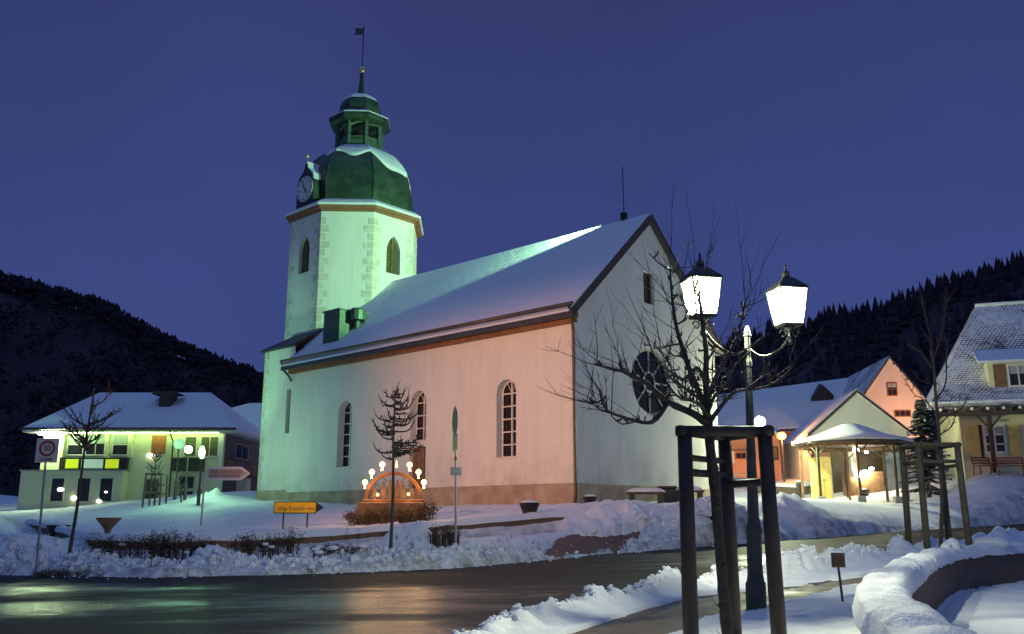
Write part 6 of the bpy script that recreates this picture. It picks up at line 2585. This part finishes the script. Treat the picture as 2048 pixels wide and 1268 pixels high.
mb.lathe([(pr_ + 0.44, zev + 0.095), (pr_ + 0.46, zev + 0.2), (pr_ * 0.7, zev + 0.2 + (zap - zev - 0.2) * 0.34), (pr_ * 0.4, zev + 0.2 + (zap - zev - 0.2) * 0.70), (0.45, zap - 0.04), (0.12, zap + 0.03)], 32, (0, 0, 0), 0, radians(30.5))
mb.v = [(x * (1 + 0.02 * sin(3 * x + y)), y, z + (0.05 * float(fbm(np.array([x]), np.array([y]), 1.2, 3)[0]) if z > zev + 0.15 else 0)) for x, y, z in mb.v]
mb.build('snow_cover', M['snow'], rf, smooth=True)
mb = MB()
mb.ball((0.1, -0.3, zev - 0.25), 0.15, 8)
mb.build('bulb', M['stall_lamp'], root, smooth=True)

# market stall seen through the pavilion
MD = 50.5
m0 = at(1715, 985, MD)
mz = gz(m0.x, MD)
root = thing('market_stall', 'brightly lit market stall with a counter seen between the pavilion posts', 'stall', (m0.x, MD, mz))
def mx(u):
    return at(u, 950, MD).x - m0.x
def mzz(v):
    return at(1715, v, MD).z - mz
mb = MB()
mb.box((mx(1690), -0.1, -0.2), (mx(1765), 0.5, mzz(943)))
mb.build('counter', M['brown_wood'], root)
mb = MB()
mb.box((mx(1686), 1.6, -0.2), (mx(1800), 1.7, mzz(898)))
mb.build('back_wall', M['rafter'], root)
mb = MB()
mb.box((mx(1770), -0.2, -0.2), (mx(1801), -0.1, mzz(905)))
mb.build('side_panel', M['grey_panel'], root)
mb = MB()
mb.box((mx(1680), -0.5, mzz(897)), (mx(1804), 1.9, mzz(893)))
mb.box((mx(1686), -0.45, -0.2), (mx(1689), -0.35, mzz(897)))
mb.build('canopy', M['rafter'], root)
mb = MB()                                             # white awning folded down and lit from inside
n = 10
vs, fs = [], []
for i in range(n + 1):
    for k in range(9):
        s, t_ = i / n, k / 8
        u = 1690 + (1712 - 1690) * s + 8 * t_ * t_ + 16 * max(0, t_ - 0.75) * 4 * s
        vs.append((mx(u), -0.25 + 0.06 * sin(9 * s + 3 * t_), mzz(898 + 56 * t_)))
for i in range(n):
    for k in range(8):
        a = i * 9 + k
        fs.append((a, a + 1, a + 10, a + 9))
mb.add(vs, fs)
mb.build('awning', M['cloth'], root, smooth=True)
for u, v, r in ((1727, 946, 0.16), (1740, 938, 0.10), (1716, 952, 0.13), (1733, 905, 0.07)):
    mb = MB()
    mb.ball((mx(u), -0.28, mzz(v)), r, 8, 0, (1.3, 1, 0.8))
    mb.build('lamp', M['stall_lamp'], root, smooth=True)
mb = MB()
mb.ball((mx(1722), -0.3, 0.18), 0.24, 8, 0, (1.2, 1, 0.9))
mb.build('sack', M['black'], root, smooth=True)
p = at(1644, 982, 47.6)
root = thing('cupboard', 'tall yellow wooden cupboard standing at the left side of the pavilion', 'cupboard', (p.x, p.y, gz(p.x, p.y)), radians(10))
hh = at(1644, 914, 47.6).z - root.location.z
mb = MB()
mb.box((-0.42, -0.25, 0.02), (0.46, 0.35, hh), bev=0.02)
mb.build('body', M['yellow_panel'], root)
for s in (0, 1):
    mb = MB()
    mb.box((-0.39 + s * 0.425, -0.275, 0.12), (0.0 + s * 0.425, -0.253, hh - 0.08))
    d_ = mb.build('door', M['yellow_panel'], root)
    mb = MB()
    mb.ball((-0.05 + s * 0.14, -0.29, hh * 0.5), 0.03, 6)
    mb.build('knob', M['iron'], d_)
mb = MB()
mb.box((-0.40, -0.22, -0.2), (0.44, 0.32, 0.018))
mb.build('base', M['brown_wood'], root)

# ------------------------------------------------------------------ big house at the right edge
HD = 47.0
h0 = at(1950, 950, HD)
hr = radians(-18)                                      # front turned a little towards the square
root = thing('country_house', 'yellow house with a tall snowy tiled roof, dormer and open porch at the right edge', 'house', (h0.x, HD, 0), hr)
HL = root.location


def hl(u, v, yl):
    """photo pixel on the house plane local y = yl, in the local frame"""
    nrm = Vector((-sin(hr), cos(hr), 0))
    d = Vector(ray(u, v))
    o = Vector((0, 0, ZC))
    k = ((HL + nrm * yl - o).dot(Vector((nrm.x, nrm.y, 0)))) / d.dot(nrm)
    w = o + d * k - HL
    return V(w.x * cos(hr) + w.y * sin(hr), yl, w.z)


gh = gz(h0.x, HD)
zwall0 = gh - 0.8
e = hl(1862, 800, -1.2)
xw0 = hl(1925, 900, 0).x
xw1 = xw0 + 13
zw1 = hl(1980, 822, 0).z
mb = MB()
mb.box((xw0, 0, zwall0), (xw1, 8, zw1 + 0.4))
mb.build('wall', M['yellow_plaster'], root)
mb = MB()                                             # tall roof with a kick over the porch, hipped at the left end
zr = hl(1950, 612, 4.0)
ze_ = hl(1950, 806, -1.3).z
zk = hl(1950, 768, 0.0).z
xl = hl(1858, 808, -1.3).x
xk = hl(1880, 768, 0.0).x
A0, A1 = V(xl, -1.5, ze_), V(xw1 + 1, -1.5, ze_)
B0, B1 = V(xk, 0.1, zk), V(xw1 + 1, 0.1, zk)
C0, C1 = V(zr.x, 4.0, zr.z), V(xw1 + 1, 4.0, zr.z)
D0, D1 = V(xk, 8.0, zk), V(xw1 + 1, 8.0, zk)
mb.quad(A0, A1, B1, B0, 0, [(0, 0), (13, 0), (13, 1.7), (0.6, 1.7)])
S_ = (C0 - B0).length
mb.quad(B0, B1, C1, C0, 0, [(0.6, 1.7), (13, 1.7), (13, 1.7 + 6.2), (3, 1.7 + 6.2)])
mb.quad(B0, C0, D0, V(xl, 8.6, ze_), 0, [(0, 0), (3, 6), (6, 0), (6, 0)])
mb.poly([A0, B0, V(xl, 8.6, ze_)])
mb.quad(D0, D1, C1, C0)
mb.quad(A0 - V(0, 0, .14), A1 - V(0, 0, .14), A1, A0)
mb.quad(A0 - V(0, 0, .14), A0, V(xl, 8.6, ze_), V(xl, 8.6, ze_ - .14))
mb.quad(A0 - V(0, 0, .14), A1 - V(0, 0, .14), V(xw1 + 1, 0, ze_ - .14), V(xl, 0, ze_ - .14))
rf = mb.build('roof', M['roof_thin'], root)
mb = MB()                                             # snow rolls on the ridge and the eave
mb.tube([C0 + V(0, 0, .03), C1 + V(0, 0, .03)], 0.11, 6)
limb(mb, [A0 + V(0, 0, .03), A0.lerp(A1, .3) + V(0, 0, .05), A0.lerp(A1, .6) + V(0, 0, .02), A1 + V(0, 0, .03)], 0.08, 0.08, 6, 0.5)
mb.build('snow_edge', M['snow'], rf, smooth=True)
mb = MB()
for i in range(11):
    x = xl + 0.5 + i * 0.72
    mb.box((x - 0.07, -1.42, ze_ - 0.42), (x + 0.07, 0.4, ze_ - 0.18))
mb.box((xl + 0.4, -1.30, ze_ - 0.62), (xw1, -1.12, ze_ - 0.425))
mb.build('rafters', M['rafter'], root)
mb = MB()
for i in range(11):
    x = xl + 0.5 + i * 0.72
    mb.ball((x, -1.46, ze_ - 0.30), 0.085, 6, 0, (1, 0.4, 1))
mb.build('rafter_ends', M['white_plaster'], root)
for u in (1985, 2130):
    q = hl(u, 900, -1.2)
    mb = MB()
    mb.box((q.x - 0.10, -1.31, zwall0), (q.x + 0.10, -1.11, ze_ - 0.63))
    for sg in (-1, 1):
        mb.tube([V(q.x, -1.21, ze_ - 1.3), V(q.x + sg * 0.55, -1.21, ze_ - 0.66)], 0.05, 5)
    mb.build('post', M['rafter'], root)
def hwx(u):
    return hl(u, 890, 0).x
def hwz(v):
    return hl(1970, v, 0).z
win(root, ID, hwx(1968), hwx(2014), hwz(908), hwz(850), M['white_plaster'], M['glass'], (2, 3), 0.12, blind=0.30)
for u0, u1 in ((1934, 1960), (2018, 2042)):
    mb = MB()
    mb.box((hwx(u0), -0.09, hwz(914)), (hwx(u1), -0.03, hwz(852)))
    for i in range(12):
        z = hwz(912) + (hwz(854) - hwz(912)) * i / 12
        mb.box((hwx(u0) + .06, -0.102, z + .02), (hwx(u1) - .06, -0.092, z + 0.07))
    mb.build('shutter', M['yellow_panel'], root)
mb = MB()
mb.box((hwx(1958), -0.06, hwz(914)), (hwx(1966), -0.004, hwz(850)))
mb.build('black_strip', M['black'], root)  # flat black strip set on the wall beside the window
# dormer in the roof
dx0 = hl(1976, 740, -0.2).x
dx1 = dx0 + 6
dz0, dz1 = hl(1990, 783, -0.2).z, hl(1990, 722, -0.2).z
mb = MB()
mb.box((dx0, -0.2, dz0), (dx1, 4.2, dz1))
dm = mb.build('dormer', M['yellow_plaster'], root)
mb = MB()
roof_slab(mb, V(dx0 - 0.5, -0.6, dz1 - 0.02), V(dx1, -0.6, dz1 - 0.02), V(dx1, 3.4, dz1 + 1.6), V(dx0 - 0.2, 3.4, dz1 + 1.6), 0.12)
mb.build('dormer_roof', M['roof_snow'], dm)
def dmx(u):
    return hl(u, 750, -0.2).x
def dmz(v):
    return hl(1990, v, -0.2).z
xf = lambda p: Vector((p.x, p.y - 0.2, p.z))
win(dm, xf, dmx(2014), dmx(2060), dmz(776), dmz(729), M['white_plaster'], M['glass'], (2, 1), 0.10, blind=0.35)
mb = MB()
mb.box((dmx(1987), -0.27, dmz(779)), (dmx(2011), -0.205, dmz(729)))
mb.build('shutter', M['brown_wood'], dm)
mb = MB()
for i in range(22):
    x = dx0 - 0.3 + i * 0.28
    mb.tube([V(x, -0.42, dz0 - 0.12), V(x, -0.1, dz0 + 0.06)], 0.09, 6)
mb.build('sill_tiles', M['rafter'], dm)

# benches in front of the house
def red_bench(u, v, d, rot, lab):
    p = at(u, v, d)
    z = gz(p.x, d)
    root = thing('garden_bench', lab, 'bench', (p.x, d, z), rot, 'red garden benches by the yellow house')
    for s in (-1, 1):
        mb = MB()
        mb.tube([V(s * 0.55, -0.22, 0), V(s * 0.55, -0.2, 0.45)], 0.04, 6)
        mb.tube([V(s * 0.55, 0.22, 0), V(s * 0.55, 0.16, 0.45), V(s * 0.55, 0.28, 0.9)], 0.04, 6)
        mb.tube([V(s * 0.55, -0.22, 0.62), V(s * 0.55, 0.22, 0.62)], 0.03, 6)
        mb.build('leg', M['red_wood'], root)
    mb = MB()
    for k in range(4):
        mb.box((-0.62, -0.22 + k * 0.12, 0.45), (0.62, -0.13 + k * 0.12, 0.49))
    mb.build('seat', M['red_wood'], root)
    mb = MB()
    for k in range(3):
        mb.box((-0.62, 0.19 + k * 0.03, 0.56 + k * 0.13), (0.62, 0.22 + k * 0.03, 0.65 + k * 0.13))
    mb.build('backrest', M['red_wood'], root)


red_bench(1972, 948, 45.2, radians(20), 'red wooden garden bench left of the dark porch post')
red_bench(2022, 944, 45.0, radians(-25), 'red wooden garden bench right of the dark porch post')

# ------------------------------------------------------------------ fir tree and the guarded tree at the right
FD = 46.5
b = at(1858, 992, FD)
b.z = gz(b.x, FD)
root = thing('fir_tree', 'snow-flecked dark fir tree between the pavilion and the yellow house', 'tree', b)
hf = at(1850, 800, FD).z - b.z
mb = MB()
mb.tube([V(0, 0, -0.3), V(0, 0, hf)], [0.13, 0.02], 7)
mb.build('trunk', M['bark'], root)
fm, sm = MB(), MB()
random.seed(33)
for i in range(300):
    s = random.random() ** 0.8
    z = 0.25 + (hf - 0.25) * s
    r = 1.65 * (1 - s) ** 0.8 * random.uniform(0.6, 1.05) + 0.08
    a = random.uniform(0, 2 * pi)
    d = V(cos(a), sin(a), 0)
    side = V(-sin(a), cos(a), 0)
    p0 = V(0, 0, z)
    seg = 6
    for k in range(seg):
        t0, t1 = k / seg, (k + 1) / seg
        q0 = p0 + d * r * t0 + V(0, 0, -0.25 * r * t0 * (1.2 - t0 * .6))
        q1 = p0 + d * r * t1 + V(0, 0, -0.25 * r * t1 * (1.2 - t1 * .6))
        for j in range(5):
            sg = random.choice((-1, 1))
            l = 0.20 * (1.1 - t0 * 0.6) * random.uniform(.6, 1.2)
            c = q0.lerp(q1, random.random())
            tip = c + side * sg * l + d * l * 0.7 + V(0, 0, random.uniform(-.10, .03))
            w_ = V(0, 0, 0.03) + d * 0.03
            fm.add([c - w_, c + w_, tip], [(0, 1, 2)])
            if random.random() < 0.2:
                u_ = V(0, 0, 0.03)
                sm.add([c + u_, c + u_ + d * 0.10 + side * 0.05, tip + u_, c + u_ + side * sg * 0.1 - d * 0.05], [(0, 1, 2, 3)])
fm.build('crown', M['needle'], root)
sm.build('snow_patches', M['snow'], root)

GD = 23.6
gb_ = at(1884, 1080, GD)
gzg = gz(gb_.x, GD)
make_guard('tree_guard', 'mossy greenish timber tree guard behind the curved snowy wall', V(gb_.x - 0.10, GD, gzg), at(1870, 892, GD).z - gzg, 0.98, 0.08, M['green_post'], 4)
b = V(gb_.x - 0.08, GD, gzg)
tt = thing('bare_tree', 'tall thin bare tree growing from the mossy guard in front of the yellow house', 'tree', b)
random.seed(44)
mb = MB()
def T2(u, v, dy=0.0):
    return at(u, v, GD + dy) - b
limb(mb, [V(0, 0, -0.2), T2(1884, 1000), T2(1880, 900), T2(1872, 800), T2(1868, 740), T2(1862, 700)], 0.055, 0.035, 8, 0.3)
mb.build('trunk', M['bark'], tt, smooth=True)
mb = MB()
L2 = [([(1868, 745), (1855, 720), (1835, 700), (1815, 690)], .02, .008), ([(1864, 710), (1860, 670), (1850, 630), (1842, 590)], .024, .008), ([(1866, 720), (1880, 680), (1888, 640), (1895, 600)], .022, .008),
      ([(1872, 800), (1890, 770), (1893, 720), (1895, 680)], .022, .01), ([(1874, 830), (1850, 800), (1830, 790), (1815, 770)], .018, .008), ([(1878, 850), (1905, 825), (1925, 815), (1935, 795)], .018, .008), ([(1870, 770), (1840, 760), (1822, 740)], .016, .007), ([(1880, 870), (1905, 850), (1912, 820)], .018, .008)]
for px_, r0, r1 in L2:
    q = limb(mb, [T2(u, v, random.uniform(-.3, .3) * (i > 0)) for i, (u, v) in enumerate(px_)], r0, r1, 6, 0.6)
    for i, p in enumerate(q):
        if random.random() < 0.35:
            spur(mb, p, r1 * 1.1)
        if random.random() < 0.35:
            dd = (q[-1] - q[0]).normalized() * 0.7 + V(random.uniform(-.7, .7), random.uniform(-.7, .7), 0.7)
            shoot(mb, p, dd, random.uniform(.3, .75), 0.007, 0.1, 3, 2)
mb.build('branches', M['twig'], tt)
